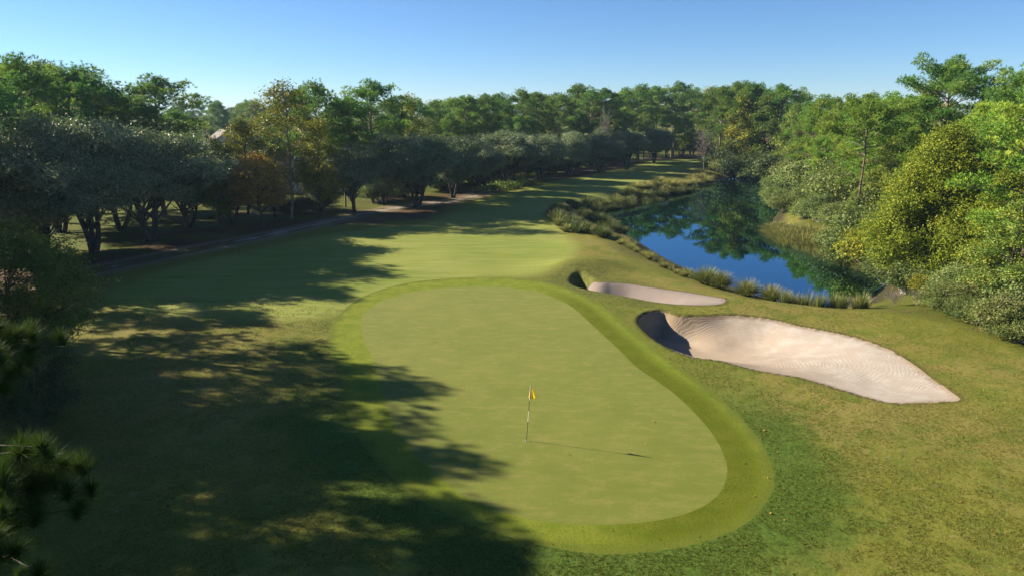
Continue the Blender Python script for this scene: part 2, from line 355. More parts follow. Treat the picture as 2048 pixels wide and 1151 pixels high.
# ------------------------------------------------------------------ plant materials
def leaf_mat(name, a, b, c, trans=.3, spec=.2, rough=.5, hue=.018):
    """a dark, b main, c accent; var attribute: per clump, var2: per leaf"""
    m = NM(name); v = m.attr('var'); v2 = m.attr('var2')
    oi = m.n('ShaderNodeObjectInfo').outputs['Random']
    col = m.mix(v2, a, b); col = m.mix(m.rng(v, .55, 1.0, 0, .85), col, c)
    hs = m.n('ShaderNodeHueSaturation'); m.set(hs.inputs['Color'], col)
    m.set(hs.inputs['Hue'], m.rng(oi, 0, 1, .5-hue, .5+hue, False)); m.set(hs.inputs['Value'], m.rng(m.math('FRACT', m.math('MULTIPLY', oi, 7.31)), 0, 1, .75, 1.25, False))
    p = m.n('ShaderNodeBsdfPrincipled'); m.set(p.inputs['Base Color'], hs.outputs[0]); p.inputs['Roughness'].default_value = rough; p.inputs['Specular IOR Level'].default_value = spec
    t = m.n('ShaderNodeBsdfTranslucent'); m.set(t.inputs['Color'], m.mix(.4, hs.outputs[0], (.13, .2, .02), 'MIX'))
    mx = m.n('ShaderNodeMixShader'); mx.inputs[0].default_value = trans; m.set(mx.inputs[1], p.outputs[0]); m.set(mx.inputs[2], t.outputs[0])
    m.t.links.new(mx.outputs[0], m.out.inputs['Surface']); return m.m
def bark_mat(name, a, b, sc=6):
    m = NM(name); p = m.coord('Object'); n = m.noise(m.mapping(p, (1, 1, .25)), sc, 5, .7)
    m.pbr(m.mix(m.rng(n, .35, .65), a, b), .9, .1, m.bump(n, .8, .04)); return m.m
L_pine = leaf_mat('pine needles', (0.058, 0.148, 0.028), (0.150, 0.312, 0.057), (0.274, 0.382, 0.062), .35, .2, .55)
L_pinel = leaf_mat('painted sunlit pine needles', (0.108, 0.205, 0.027), (0.250, 0.423, 0.054), (0.406, 0.470, 0.059), .35, .2, .55)  # brighter, yellower copy of the pine needles, sunlight put into the colour
L_oak = leaf_mat('live oak leaves', (0.065, 0.111, 0.056), (0.195, 0.254, 0.119), (0.429, 0.448, 0.250), .30, .25, .42, .012)
L_broad = leaf_mat('broad leaves', (0.061, 0.115, 0.018), (0.155, 0.240, 0.033), (0.309, 0.315, 0.036), .35, .3, .5)
L_yellow = leaf_mat('yellow autumn leaves', (.090, .110, .012), (.270, .290, .025), (.520, .420, .035), .40, .2, .5)
L_sweet = leaf_mat('sweetgum leaves', (0.070, 0.106, 0.011), (0.213, 0.264, 0.023), (0.295, 0.306, 0.032), .35, .12, .5, .01)
L_orange = leaf_mat('orange autumn leaves', (.22, .14, .025), (.46, .24, .035), (.55, .36, .05), .38, .2, .5)
L_shrub = leaf_mat('shrub leaves', (0.066, 0.103, 0.026), (0.158, 0.214, 0.048), (0.283, 0.286, 0.106), .25, .2, .5)
L_dark = leaf_mat('dark shrub leaves', (0.020, 0.043, 0.013), (0.049, 0.083, 0.022), (0.083, 0.111, 0.028), .2, .3, .5)
L_straw = leaf_mat('dry sedge blades', (0.122, 0.124, 0.030), (0.253, 0.236, 0.074), (0.333, 0.311, 0.125), .3, .2, .7, .01)
L_reed = leaf_mat('green sedge blades', (.070, .085, .018), (.180, .200, .050), (.420, .380, .190), .3, .15, .6, .015)
L_shade = leaf_mat('dark green sedge blades', (.030, .048, .018), (.065, .090, .030), (.150, .150, .065), .25, .15, .6, .01)  # darker copy of the sedge blades, bank shade put into the colour
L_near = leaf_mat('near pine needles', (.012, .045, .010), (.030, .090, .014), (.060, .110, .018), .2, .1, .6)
L_far = leaf_mat('far leaves', (0.022, 0.041, 0.011), (0.044, 0.069, 0.017), (0.079, 0.087, 0.024), .2, .2, .6)
B_pine = bark_mat('pine bark', (0.097, 0.069, 0.052), (0.211, 0.170, 0.142))
B_oak = bark_mat('oak bark', (0.031, 0.028, 0.025), (0.075, 0.069, 0.063))
B_grey = bark_mat('grey bark', (.12, .105, .09), (.24, .215, .19))
B_pale = bark_mat('pale bark', (0.246, 0.230, 0.199), (0.405, 0.396, 0.361))
B_dark = bark_mat('dark bark', (0.040, 0.033, 0.028), (0.088, 0.078, 0.067))

# ------------------------------------------------------------------ plant builders
def unit(v): return v/np.maximum(np.linalg.norm(v, axis=-1, keepdims=True), 1e-9)
def tubes(lines, sides=6):
    V = []; L = []; base = 0
    for pts, rad in lines:
        pts = np.asarray(pts, float); n = len(pts); t = unit(np.gradient(pts, axis=0))
        ref = np.array([.31, .95, .05]) if abs(t[0][2]) > .5 else np.array([0, 0, 1.])
        a = unit(np.cross(t, ref)); b = np.cross(t, a); ang = np.arange(sides)/sides*2*math.pi
        r = np.asarray(rad, float)[:, None, None]
        ring = pts[:, None]+r*(a[:, None]*np.cos(ang)[None, :, None]+b[:, None]*np.sin(ang)[None, :, None])
        V.append(ring.reshape(-1, 3)); i = np.arange(n-1)[:, None]*sides; k = np.arange(sides)[None]; k2 = (k+1) % sides
        L.append((np.stack([i+k, i+k2, i+sides+k2, i+sides+k], -1)+base).reshape(-1)); base += n*sides
    return np.concatenate(V), np.concatenate(L)
def tube_mesh(name, lines, mat, sides=6):
    V, L = tubes(lines, sides); return npmesh(name, V, L, 4, mat, smooth=True)
def curve(a, b, rs, bow=.12, n=5, sag=0.0):
    a = np.array(a, float); b = np.array(b, float); d = np.linalg.norm(b-a); m = (a+b)/2+rs.normal(0, bow*d, 3)*[1, 1, .5]+[0, 0, sag*d]
    t = np.linspace(0, 1, n)[:, None]; return a*(1-t)**2+2*m*t*(1-t)+b*t*t
def leaves(Cn, N, size, rs, asp=.55):
    """rhombic leaves: centres, preferred normals, sizes -> verts, loops"""
    n = len(Cn); nr = unit(N*.8+rs.normal(0, .6, (n, 3))); a = unit(np.cross(nr, rs.normal(0, 1, (n, 3)))); b = np.cross(nr, a)
    s = np.asarray(size).reshape(-1, 1)*(.7+.6*rs.random((n, 1)))
    bend = nr*s*.12
    V = np.stack([Cn-a*s*.5-bend, Cn+b*s*.5*asp, Cn+a*s*.5-bend, Cn-b*s*.5*asp], 1).reshape(-1, 3)
    return V, np.arange(4*n)
def blades(Cn, Dr, Ln, Wd, rs):
    """thin triangles from Cn along Dr"""
    n = len(Cn); s = unit(np.cross(Dr, rs.normal(0, 1, (n, 3)))); Ln = np.asarray(Ln).reshape(-1, 1); Wd = np.asarray(Wd).reshape(-1, 1)
    V = np.stack([Cn-s*Wd*.5, Cn+s*Wd*.5, Cn+Dr*Ln], 1).reshape(-1, 3); return V, np.arange(3*n)

def lobed_crown(rs, lobes, dens, leaf, inner=.45, per=13, drop=.2):
    """lobes (cx,cy,cz,rx,ry,rz): each carries many small leafy sprays over a ragged shell, leaves sit on the sprays"""
    Cs, Ns, Vr = [], [], []
    for (cx, cy, cz, rx, ry, rz) in lobes:
        R = np.array([rx, ry, rz]); c = np.array([cx, cy, cz]); lv = rs.random()
        nl_ = dens*12.57*(rx*ry+ry*rz+rx*rz)/3/(.275*leaf*leaf); ns = max(6, int(nl_/per))
        d = unit(rs.normal(0, 1, (ns, 3))); d[:, 2] = np.where(d[:, 2] < -.25, -d[:, 2]*rs.random(ns), d[:, 2])
        w_ = rs.normal(0, 1, (5, 3)); ph = rs.random(5)*6.28
        rag = 1+.26*np.sin(d@w_.T*3.2+ph).sum(1)/1.6                       # ragged outline
        rad = (inner+(1.12-inner)*rs.random(ns)**.55)*rag
        keep = rs.random(ns) > drop; sp = (d*rad[:, None]*R)[keep]; n = len(sp)
        sr = leaf*(1.0+1.0*rs.random(n)); off = rs.normal(0, 1, (n, per, 3))*sr[:, None, None]*[1, 1, .6]
        p = c+sp[:, None]+off; nn = unit(unit(off)*.5+unit(sp)[:, None]*.7+[0, 0, .45])
        Cs.append(p.reshape(-1, 3)); Ns.append(nn.reshape(-1, 3))
        Vr.append(np.repeat(np.clip(rs.random(n)*.75+lv*.3, 0, 1), per))
    Cs = np.concatenate(Cs); Ns = np.concatenate(Ns); Vr = np.concatenate(Vr)
    V, L = leaves(Cs, Ns, leaf, rs); return V, L, np.repeat(Vr, 4), np.repeat(rs.random(len(Cs)), 4)

PROTO = {}
def register(key, name, trunk_me, crown_me, h, r): PROTO[key] = dict(name=name, trunk=trunk_me, crown=crown_me, h=h, r=r)

def make_pine(key, seed, mat, h=18.0, R=4.2, start=.5, nb=44, dead=0, blade=.34, wid=.075, dens=1.8, lean=.4, bark=None, low=0):
    rs = np.random.RandomState(seed); lines = []; n = 9; zt = np.linspace(0, h*.97, n); lx = np.cumsum(rs.normal(0, lean/4, n)); ly = np.cumsum(rs.normal(0, lean/4, n)); lx[0] = ly[0] = 0
    trunk = np.stack([lx, ly, zt], 1); lines.append((trunk, .24*(1-zt/h*.82)*(h/18)))
    at = lambda f: np.array([np.interp(f*h, zt, lx), np.interp(f*h, zt, ly), f*h])
    tc, td = [], []; tv = []
    for i in range(nb):
        f = start+(.985-start)*(i+rs.random()*.8)/nb; u = (f-start)/(1-start); az = i*2.4+rs.random()*1.1
        env = (math.sin(math.pi*min(1, .22+u*.86))**.75)*(.72+.5*rs.random()); L = R*env*(1.0 if u < .8 else .85)
        if L < .5: L = .5
        up = .02+.72*u+rs.normal(0, .2); p0 = at(f-.03); d = np.array([math.cos(az), math.sin(az), up]); p1 = p0+d*L
        c = curve(p0, p1, rs, .07, 5, .10); lines.append((c, np.linspace(.075, .015, 5)*(h/18)*(1.15-u*.6)))
        ncl = 1+int(L*.62+rs.random()*.8)
        for k in range(ncl):
            q = 1.0-.62*k/max(1, ncl)*(.8+.4*rs.random()); pc = p0+(p1-p0)*q+rs.normal(0, .2, 3)*[1, 1, .5]*L*.25*(k > 0)+[0, 0, .12]
            lines.append((curve(p0+(p1-p0)*q*.7, pc, rs, .05, 3), [.035, .022, .008]))
            cr = (.62+.42*rs.random())*(.75+.08*R); m = int(19*dens*cr*cr)+5; off = unit(rs.normal(0, 1, (m, 3)))*rs.random((m, 1))**.4; off[:, 2] = np.where(off[:, 2] < -.3, -off[:, 2], off[:, 2])
            tc.append(pc+off*[cr, cr, cr*.85]); td.append(unit(off*[.9, .9, .6]+d*.2+[0, 0, .5])); tv.append(np.full(m, rs.random()))
    top = at(.97); m = int(26*dens); off = rs.normal(0, 1, (m, 3))*[.6, .6, .5]; tc.append(top+off); td.append(unit(off+[0, 0, .8])); tv.append(np.full(m, .5))
    for i in range(dead):
        f = start*.55+start*.45*rs.random(); az = rs.random()*6.28; L = 1.2+1.8*rs.random(); p0 = at(f)
        lines.append((curve(p0, p0+np.array([math.cos(az)*L, math.sin(az)*L, .3*L]), rs, .12, 4), [.05, .035, .025, .01]))
    tc = np.concatenate(tc); td = np.concatenate(td); tv = np.concatenate(tv); nb_ = 9
    cc = np.repeat(tc, nb_, 0); dd = unit(np.repeat(td, nb_, 0)*.75+rs.normal(0, .62, (len(cc), 3)))
    V, L = blades(cc, dd, blade*(.7+.6*rs.random(len(cc))), wid*(.7+.6*rs.random(len(cc))), rs)
    cm = npmesh(key+' crown', V, L, 3, mat, {'var': np.repeat(np.repeat(tv, nb_), 3), 'var2': np.repeat(rs.random(len(cc)), 3)})
    register(key, 'pine_tree', tube_mesh(key+' trunk', lines, bark or B_pine), cm, float(V[:, 2].max()), R)

def make_oak(key, seed, mat, h=10.5, R=5.0, stems=3, leaf=.24, dens=0.80, bark=None, base=.24, name='live_oak_tree', nl=40, inner=.35, flat=.95, trunkr=.3):
    rs = np.random.RandomState(seed); lobes = []; lines = []
    zc = h*(base+(1-base)*.5); rz = h*(1-base)*.5
    for i in range(nl):
        d = unit(rs.normal(0, 1, 3)); d[2] = d[2]*.9+.1; q = .5+.42*rs.random(); lr = R*(.17+.25*rs.random()**1.3)
        lobes.append((d[0]*R*q, d[1]*R*q, zc+d[2]*rz*q, lr, lr, lr*flat*(rz/R)**.3))
    lobes.append((0, 0, zc, R*.4, R*.4, rz*.5))
    for s in range(stems):
        a = s/stems*6.28+rs.random(); p0 = np.array([math.cos(a)*.2*(stems > 1), math.sin(a)*.2*(stems > 1), 0]); sp = R*.28*(stems > 1)
        p1 = np.array([math.cos(a)*sp, math.sin(a)*sp, zc*.75]); st = curve(p0-[0, 0, .1], p1, rs, .08, 6, -.05); r = trunkr/(stems**.4)
        lines.append((st, np.linspace(r*1.15, r*.6, 6)))
        for i, lb in enumerate(lobes):
            if i % stems == s:
                k = rs.uniform(.5, 1.0); q0 = st[min(5, int(k*5))]; c = curve(q0, lb[:3], rs, .12, 5, -.04); lines.append((c, np.linspace(r*.42, .02, 5)))
                for _ in range(2):
                    e = np.array(lb[:3])+rs.normal(0, .55, 3)*lb[3]; lines.append((curve(c[3], e, rs, .1, 3), [r*.14, .02, .008]))
    V, L, v, v2 = lobed_crown(rs, lobes, dens, leaf, inner)
    register(key, name, tube_mesh(key+' trunk', lines, bark or B_oak), npmesh(key+' crown', V, L, 4, mat, {'var': v, 'var2': v2}), float(V[:, 2].max()), R)

def make_broad(key, seed, mat, h=14.0, R=3.4, leaf=.2, dens=0.90, base=.22, bark=None, name='broadleaf_tree', nl=26, point=.7, inner=.4, trunkr=.18):
    rs = np.random.RandomState(seed); lobes = []; lines = []; n = 7
    zt = np.linspace(0, h*.93, n); tr = np.stack([np.cumsum(rs.normal(0, .12, n)), np.cumsum(rs.normal(0, .12, n)), zt], 1); tr[0, :2] = 0
    lines.append((tr, trunkr*(1-zt/h*.9)))
    for i in range(nl):
        u = (i+rs.random()*.7)/nl; z = h*(base+(1-base)*.95*u); env = R*(math.sin(math.pi*min(1, .25+.75*u))**.6*(1-point*.45*u))*(.6+.25*rs.random())
        az = i*2.4+rs.random()*.8; lr = R*(.24+.2*rs.random())*(1-.45*u)
        c = (math.cos(az)*env, math.sin(az)*env, z); lobes.append((*c, lr, lr, lr*.9))
        z0 = max(h*base*.7, z-env*.8-.3); p0 = np.array([np.interp(z0, zt, tr[:, 0]), np.interp(z0, zt, tr[:, 1]), z0])
        cv = curve(p0, c, rs, .08, 5, -.04); lines.append((cv, np.linspace(.07, .015, 5)*(trunkr/.18)))
        for _ in range(2): lines.append((curve(cv[3], np.array(c)+rs.normal(0, .5, 3)*lr, rs, .1, 3), [.025, .015, .006]))
    V, L, v, v2 = lobed_crown(rs, lobes, dens, leaf, inner)
    register(key, name, tube_mesh(key+' trunk', lines, bark or B_dark), npmesh(key+' crown', V, L, 4, mat, {'var': v, 'var2': v2}), float(V[:, 2].max()), R)

def make_shrub(key, seed, mat, h=2.2, R=1.7, leaf=.12, dens=1.00, nl=12, stems=7, bark=None, name='shrub', inner=.3):
    rs = np.random.RandomState(seed); lobes = []; lines = []
    for i in range(nl):
        a = rs.random()*6.28; q = rs.random()**.6*.68; z = h*(.22+.5*rs.random()*(1-q*.5)); lr = R*(.28+.16*rs.random())
        lobes.append((math.cos(a)*q*R, math.sin(a)*q*R, z, lr, lr, lr*.8*min(1.3, h/R)))
    for i in range(stems+nl):
        lb = lobes[i % nl]; e = np.array(lb[:3])+rs.normal(0, .5, 3)*lb[3]+[0, 0, lb[3]*.5]
        lines.append((curve((rs.normal(0, .12), rs.normal(0, .12), -.05), e, rs, .1, 5), [.03, .025, .018, .012, .005]))
    V, L, v, v2 = lobed_crown(rs, lobes, dens, leaf, inner); V[:, 2] = np.maximum(V[:, 2], .02)
    register(key, name, tube_mesh(key+' stems', lines, bark or B_pale, 5), npmesh(key+' foliage', V, L, 4, mat, {'var': v, 'var2': v2}), float(V[:, 2].max()), R)

def make_bare(key, seed, h=9.0, R=2.5, bark=None, name='bare_tree', n0=14, trunkr=.12):
    rs = np.random.RandomState(seed); lines = []
    tr = np.stack([np.linspace(0, .4, 7), np.linspace(0, -.2, 7), np.linspace(0, h*.9, 7)], 1); lines.append((tr, np.linspace(trunkr, .02, 7)))
    for i in range(n0):
        f = .25+.7*i/n0; p0 = tr[0]+(tr[-1]-tr[0])*f; az = i*2.4; L = R*(1.1-f*.7); e = p0+np.array([math.cos(az)*L*.8, math.sin(az)*L*.8, L*1.1]); c = curve(p0, e, rs, .08, 6); lines.append((c, np.linspace(.05, .012, 6)))
        for k in range(7):
            q = c[2+k % 4]; e2 = q+rs.normal(0, 1, 3)*[.35, .35, .25]*L+[0, 0, .35*L]; c2_ = curve(q, e2, rs, .1, 4); lines.append((c2_, [.022, .016, .012, .007]))
            for _ in range(3): lines.append((curve(c2_[2], c2_[3]+rs.normal(0, .22, 3)*L+[0, 0, .15*L], rs, .1, 3), [.012, .009, .005]))
    register(key, name, tube_mesh(key+' trunk', lines, bark or B_pale, 4), None, h, R)

def make_tussock(key, seed, mat, h=1.1, R=.9, n=700, w_=.018, name='sedge_tussock', plume=0, spread=1.0):
    rs = np.random.RandomState(seed); az = rs.random(n)*6.28; q = rs.random(n)**.5*R*.22; base = np.stack([np.cos(az)*q, np.sin(az)*q, np.zeros(n)], 1)
    tilt = rs.random(n)**.8*1.15*spread; L = h*(.75+.5*rs.random(n)); Vs = []; k = 4
    d0 = np.stack([np.cos(az)*np.sin(tilt*.45), np.sin(az)*np.sin(tilt*.45), np.cos(tilt*.45)], 1); d1 = np.stack([np.cos(az)*np.sin(tilt*1.35), np.sin(az)*np.sin(tilt*1.35), np.cos(tilt*1.35)], 1)
    s = np.stack([-np.sin(az), np.cos(az), np.zeros(n)], 1); s = unit(s+rs.normal(0, .4, (n, 3)))
    pts = [base]
    for j in range(1, k):
        t = j/(k-1); pts.append(pts[-1]+unit(d0*(1-t)+d1*t)*(L/(k-1))[:, None])
    rows = []
    for j in range(k): ww = w_*(1-.85*j/(k-1)); rows.append(np.stack([pts[j]-s*ww, pts[j]+s*ww], 1))
    R_ = np.stack(rows, 1).reshape(n, k*2, 3)
    i = np.arange(n)[:, None]*k*2; fc = []
    for j in range(k-1): fc.append(np.concatenate([i+2*j, i+2*j+1, i+2*j+3, i+2*j+2], 1))
    L_ = np.stack(fc, 1).reshape(-1)
    V = R_.reshape(-1, 3); v = np.repeat(rs.random(n), k*2); v2 = np.tile(np.repeat(np.linspace(0, 1, k), 2), n)
    V[:, 2] = np.maximum(V[:, 2], -.05)
    register(key, name, None, npmesh(key, V, L_, 4, mat, {'var': np.clip(v*v2*1.15+.15*v2, 0, 1), 'var2': np.clip(v2*.7+v*.3, 0, 1)}), h, R)

for i in range(4): make_pine('pine%d' % i, 10+i, L_pine, h=18, R=[4.0, 4.6, 3.8, 4.3][i], start=[.50, .46, .55, .42][i], dead=4)
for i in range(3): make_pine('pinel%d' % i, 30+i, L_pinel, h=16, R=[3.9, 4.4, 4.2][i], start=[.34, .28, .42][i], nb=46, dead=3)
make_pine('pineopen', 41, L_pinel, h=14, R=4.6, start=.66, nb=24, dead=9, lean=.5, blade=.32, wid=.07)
make_pine('pinegrand', 47, L_pine, h=19, R=6.0, start=.52, nb=62, dead=6, lean=.4, blade=.34, wid=.07, dens=1.6)
for i in range(4): make_oak('oak%d' % i, 50+i, L_oak, h=10.5, R=[5.0, 5.4, 4.6, 4.9][i], stems=[3, 4, 2, 3][i], leaf=.19, dens=0.95, base=[.16, .14, .2, .18][i])
for i in range(3): make_broad('broad%d' % i, 60+i, L_broad, h=14, R=[3.6, 3.2, 4.0][i])
make_broad('yellow0', 70, L_yellow, h=17, R=3.8, leaf=.24, dens=0.55, base=.25, nl=34, bark=B_grey)
make_broad('yellow1', 71, L_yellow, h=11, R=3.4, leaf=.24, dens=0.90, base=.2)
make_broad('orange0', 72, L_orange, h=8, R=2.9, leaf=.22, dens=0.90, base=.3, point=.2)
make_broad('sweet0', 73, L_sweet, h=12, R=5.2, leaf=.175, dens=0.95, base=.06, nl=70, point=.9, name='sweetgum_tree', inner=.2)
make_broad('sweet1', 74, L_sweet, h=10, R=4.0, leaf=.175, dens=0.95, base=.06, nl=34, point=.8, name='sweetgum_tree')
for i in range(3): make_shrub('shrub%d' % i, 80+i, L_shrub, h=[2.6, 3.4, 2.0][i], R=[2.0, 2.2, 1.8][i])
for i in range(2): make_shrub('dark%d' % i, 85+i, L_dark, h=[2.2, 3.0][i], R=[1.8, 2.0][i], bark=B_dark)
make_shrub('yshrub', 88, L_yellow, h=2.4, R=1.5, dens=0.90)
make_shrub('laurel', 89, L_shrub, h=2.6, R=2.6, dens=1.20, nl=20, leaf=.10)
for i in range(2): make_bare('bare%d' % i, 90+i, h=[9, 7][i], bark=B_grey)
make_bare('brush', 93, bark=B_grey, h=2.0, R=1.6, n0=12, name='dead_brush', trunkr=.03)
make_tussock('tus0', 95, L_reed, n=900); make_tussock('tus1', 96, L_reed, h=1.25, R=1.1, n=1000); make_tussock('tus2', 97, L_straw, h=.9, n=700)
make_tussock('reed0', 98, L_reed, h=1.35, R=1.6, n=90, w_=.02, name='reed_clump', spread=.35)
make_tussock('reed1', 99, L_straw, h=1.0, R=1.8, n=160, w_=.018, name='reed_clump', spread=.5)

make_tussock('bed0', 101, L_reed, n=230, w_=.03); make_tussock('bed1', 102, L_reed, h=1.25, R=1.1, n=230, w_=.03); make_tussock('bed2', 103, L_straw, h=.9, n=230, w_=.03)
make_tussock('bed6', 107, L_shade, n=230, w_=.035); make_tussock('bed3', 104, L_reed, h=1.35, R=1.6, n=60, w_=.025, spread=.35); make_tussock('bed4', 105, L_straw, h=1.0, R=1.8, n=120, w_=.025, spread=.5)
V_, L_, v_, v2_ = lobed_crown(np.random.RandomState(106), [(0, 0, .4, .7, .7, .45)], .9, .22); V_[:, 2] = np.maximum(V_[:, 2], .02)
register('bed5', 'plant', None, npmesh('bed5', V_, L_, 4, L_broad, {'var': v_, 'var2': v2_}), .9, .7)
NR = random.Random(5)
USED = {}
def put(key, x, y, h, label, cat, group=None, wide=1.0, z=None, rz=None, partname=None, tilt=0):
    p = PROTO[key]; s = h/p['h']; zz = height_at(x, y)-.03 if z is None else z
    r = empty(p['name'], (x, y, zz), NR.random()*6.28 if rz is None else rz); r.scale = (s*wide, s*wide, s)
    if tilt: r.rotation_euler.x = tilt
    shrub = p['name'] in ('shrub', 'dead_brush', 'sedge_tussock', 'reed_clump')
    if p['trunk'] is None or p['crown'] is None:      # one-mesh plants
        C.objects.unlink(r); nm = r.name; bpy.data.objects.remove(r)
        o = link(p['name'], p['crown'] or p['trunk']); o.location = (x, y, zz); o.rotation_euler = (tilt, 0, NR.random()*6.28 if rz is None else rz); o.scale = (s*wide, s*wide, s)
        return tag(o, label, cat, group)
    link('stems' if shrub else 'trunk', p['trunk'], r); link('foliage' if shrub else 'crown', p['crown'], r)
    return tag(r, label, cat, group)
def put_px(key, px, Y, top, label, cat, group=None, wide=1.0, **kw):
    """stands at distance Y in the direction px of the photograph, its top as high as the photograph shows"""
    zt = topz(top, Y); x = xat(px, Y, zt*.5); zg = height_at(x, Y)
    return put(key, x, Y, max(.4, zt-zg), label, cat, group, wide, **kw)

ORD = ['first', 'second', 'third', 'fourth', 'fifth', 'sixth', 'seventh', 'eighth', 'ninth', 'tenth', 'eleventh', 'twelfth', 'thirteenth', 'fourteenth', 'fifteenth', 'sixteenth', 'seventeenth', 'eighteenth', 'nineteenth', 'twentieth', 'twenty-first', 'twenty-second', 'twenty-third', 'twenty-fourth', 'twenty-fifth', 'twenty-sixth', 'twenty-seventh', 'twenty-eighth', 'twenty-ninth', 'thirtieth']
def row(items, keys, desc, cat, where, group, wide=1.0):
    items = sorted(items, key=lambda t: t[0])
    for i, it in enumerate(items):
        px, Y, top = it[:3]; k = it[3] if len(it) > 3 else keys[i % len(keys)]; wd = it[4] if len(it) > 4 else wide
        put_px(k, px, Y, top, '%s, %s from left %s' % (desc, ORD[i], where), cat, group, wd*NR.uniform(.92, 1.1))

# --- flagstick on the green
def flagstick():
    bx, by = ground(1053, 880); h = 2.23
    root = empty('golf_flagstick', (bx, by, height_at(bx, by)))
    tag(root, 'yellow golf flag on a black and white striped stick in the middle of the green', 'golf flag')
    root.rotation_euler = (0, math.radians(3.6), 0)
    m1 = NM('white paint'); m1.pbr((.8, .8, .78), .4, .5); m2 = NM('black paint'); m2.pbr((.02, .02, .018), .4, .5)
    n = 17; zs = np.linspace(-.1, h, n); V, L = tubes([(np.stack([zs*0, zs*0, zs], 1), np.full(n, .0105))], 8)
    fz = V[L.reshape(-1, 4)][:, :, 2].mean(1); idx = np.where(fz < .72, 1, np.where(fz < 1.18, 0, np.where(fz < 1.58, 1, 0)))
    link('pole', npmesh('pole', V, L, 4, [m1.m, m2.m], smooth=True, matidx=idx), root)
    cupm = NM('cup lining'); cupm.pbr((.75, .75, .72), .5, .4); a = np.linspace(0, 2*math.pi, 13)
    V, L = tubes([([(0, 0, -.12), (0, 0, -.02), (0, 0, .012)], [.054, .054, .054])], 16)
    link('cup', npmesh('cup', V, L, 4, cupm.m, smooth=True), root)
    fm = NM('yellow flag cloth'); d = fm.n('ShaderNodeBsdfPrincipled'); fm.set(d.inputs['Base Color'], (.80, .52, .02)); d.inputs['Roughness'].default_value = .6
    tr = fm.n('ShaderNodeBsdfTranslucent'); fm.set(tr.inputs['Color'], (.85, .6, .03)); mx = fm.n('ShaderNodeMixShader'); mx.inputs[0].default_value = .35
    fm.set(mx.inputs[1], d.outputs[0]); fm.set(mx.inputs[2], tr.outputs[0]); fm.t.links.new(mx.outputs[0], fm.out.inputs['Surface'])
    nu, nv = 15, 12; V = []
    for j in range(nv):                     # limp cloth hanging in folds, narrow at the top, flaring at the hem
        t = j/(nv-1); z = h-.01-t*.50; wdt = .03+.245*t**1.15
        for i in range(nu):
            s_ = i/(nu-1); x = .012+wdt*s_-.055*t*(1-s_)*1.2; y = .035*math.sin(s_*9+.6)*(.3+t)*(.4+s_)-.02*s_
            V.append((x, y, z-.03*math.sin(s_*5)*t+.02*(1-s_)*t))
    L = [[j*nu+i, j*nu+i+1, (j+1)*nu+i+1, (j+1)*nu+i] for j in range(nv-1) for i in range(nu-1)]
    link('flag', npmesh('flag', np.array(V), np.array(L), 4, fm.m, smooth=True), root)
flagstick()

exec_rows = True
# ================================================================== left belt
OAKG = 'live oaks along the left of the fairway'
row([(45, 51, 210, 'oak1', 1.0), (168, 58, 205, 'oak0', 1.05), (290, 64, 236, 'oak2', 1.2), (105, 70, 225, 'oak3', 1.1), (225, 72, 232, 'oak3', 1.), (-25, 58, 200, 'oak2', 1.1), (365, 72, 262, 'oak1'), (455, 74, 312, 'oak3', 1.1), (548, 79, 372, 'oak2', .8),
     (640, 84, 330, 'oak0', .9), (705, 83, 275, 'oak2'), (765, 90, 300, 'oak1', .9), (830, 88, 252, 'oak0', 1.15), (905, 98, 262, 'oak3', 1.05), (960, 106, 262, 'oak1'), (1018, 113, 250, 'oak2', 1.1), (1080, 121, 258, 'oak0', 1.1),
     (1140, 133, 256, 'oak3', 1.1), (1200, 140, 250, 'oak1', 1.1), (1255, 150, 254, 'oak2', 1.1), (1310, 168, 250, 'oak0', 1.1)],
    ['oak0'], 'dark grey-green live oak', 'oak tree', 'in the row lining the fairway', OAKG)
row([(24, 78, 114), (100, 76, 106, 'pine1', 1.3), (172, 78, 116), (312, 80, 142, 'pine3', 1.35), (225, 88, 160), (262, 84, 200), (360, 92, 212), (-30, 74, 130), (135, 84, 125), (60, 86, 120)],
    ['pine0', 'pine1', 'pine3', 'pine2'], 'tall dark pine above the oaks', 'pine tree', 'at the left edge', 'tall pines at the left edge', 1.25)
row([(640, 86, 152, 'pine1', 1.15), (740, 92, 153, 'pine3', 1.2), (700, 98, 185, 'pine0'), (685, 88, 200, 'pine2', .8), (790, 104, 190, 'pine2', .8), (605, 96, 168, 'pine0', .9), (560, 104, 195, 'pine1', .8)],
    ['pine0'], 'dark cloudy-crowned pine', 'pine tree', 'beside the tall yellowing tree', 'pines beside the yellowing tree')
put_px('yellow0', 572, 78, 152, 'tall thin half-bare tree turning yellow, tallest in the left gap', 'tree', wide=1.25, rz=1.0)
put_px('yellow1', 487, 82, 232, 'yellow-green tree left of the tall half-bare tree', 'tree', wide=1.1)
put_px('broad1', 455, 104, 285, 'dark green leafy tree behind the pale house gable', 'tree')
put_px('orange0', 520, 72, 298, 'small tree with orange autumn leaves in the oak row', 'tree', wide=1.1)
put_px('yellow1', 432, 71, 266, 'small bright yellow tree below the far haze', 'tree', wide=.6)
put_px('yellow1', 640, 80, 232, 'yellow-green tree right of the tall half-bare tree', 'tree', wide=.8)
put_px('yellow1', 818, 108, 182, 'yellowish tree poking above the oaks left of the middle', 'tree', wide=.7)
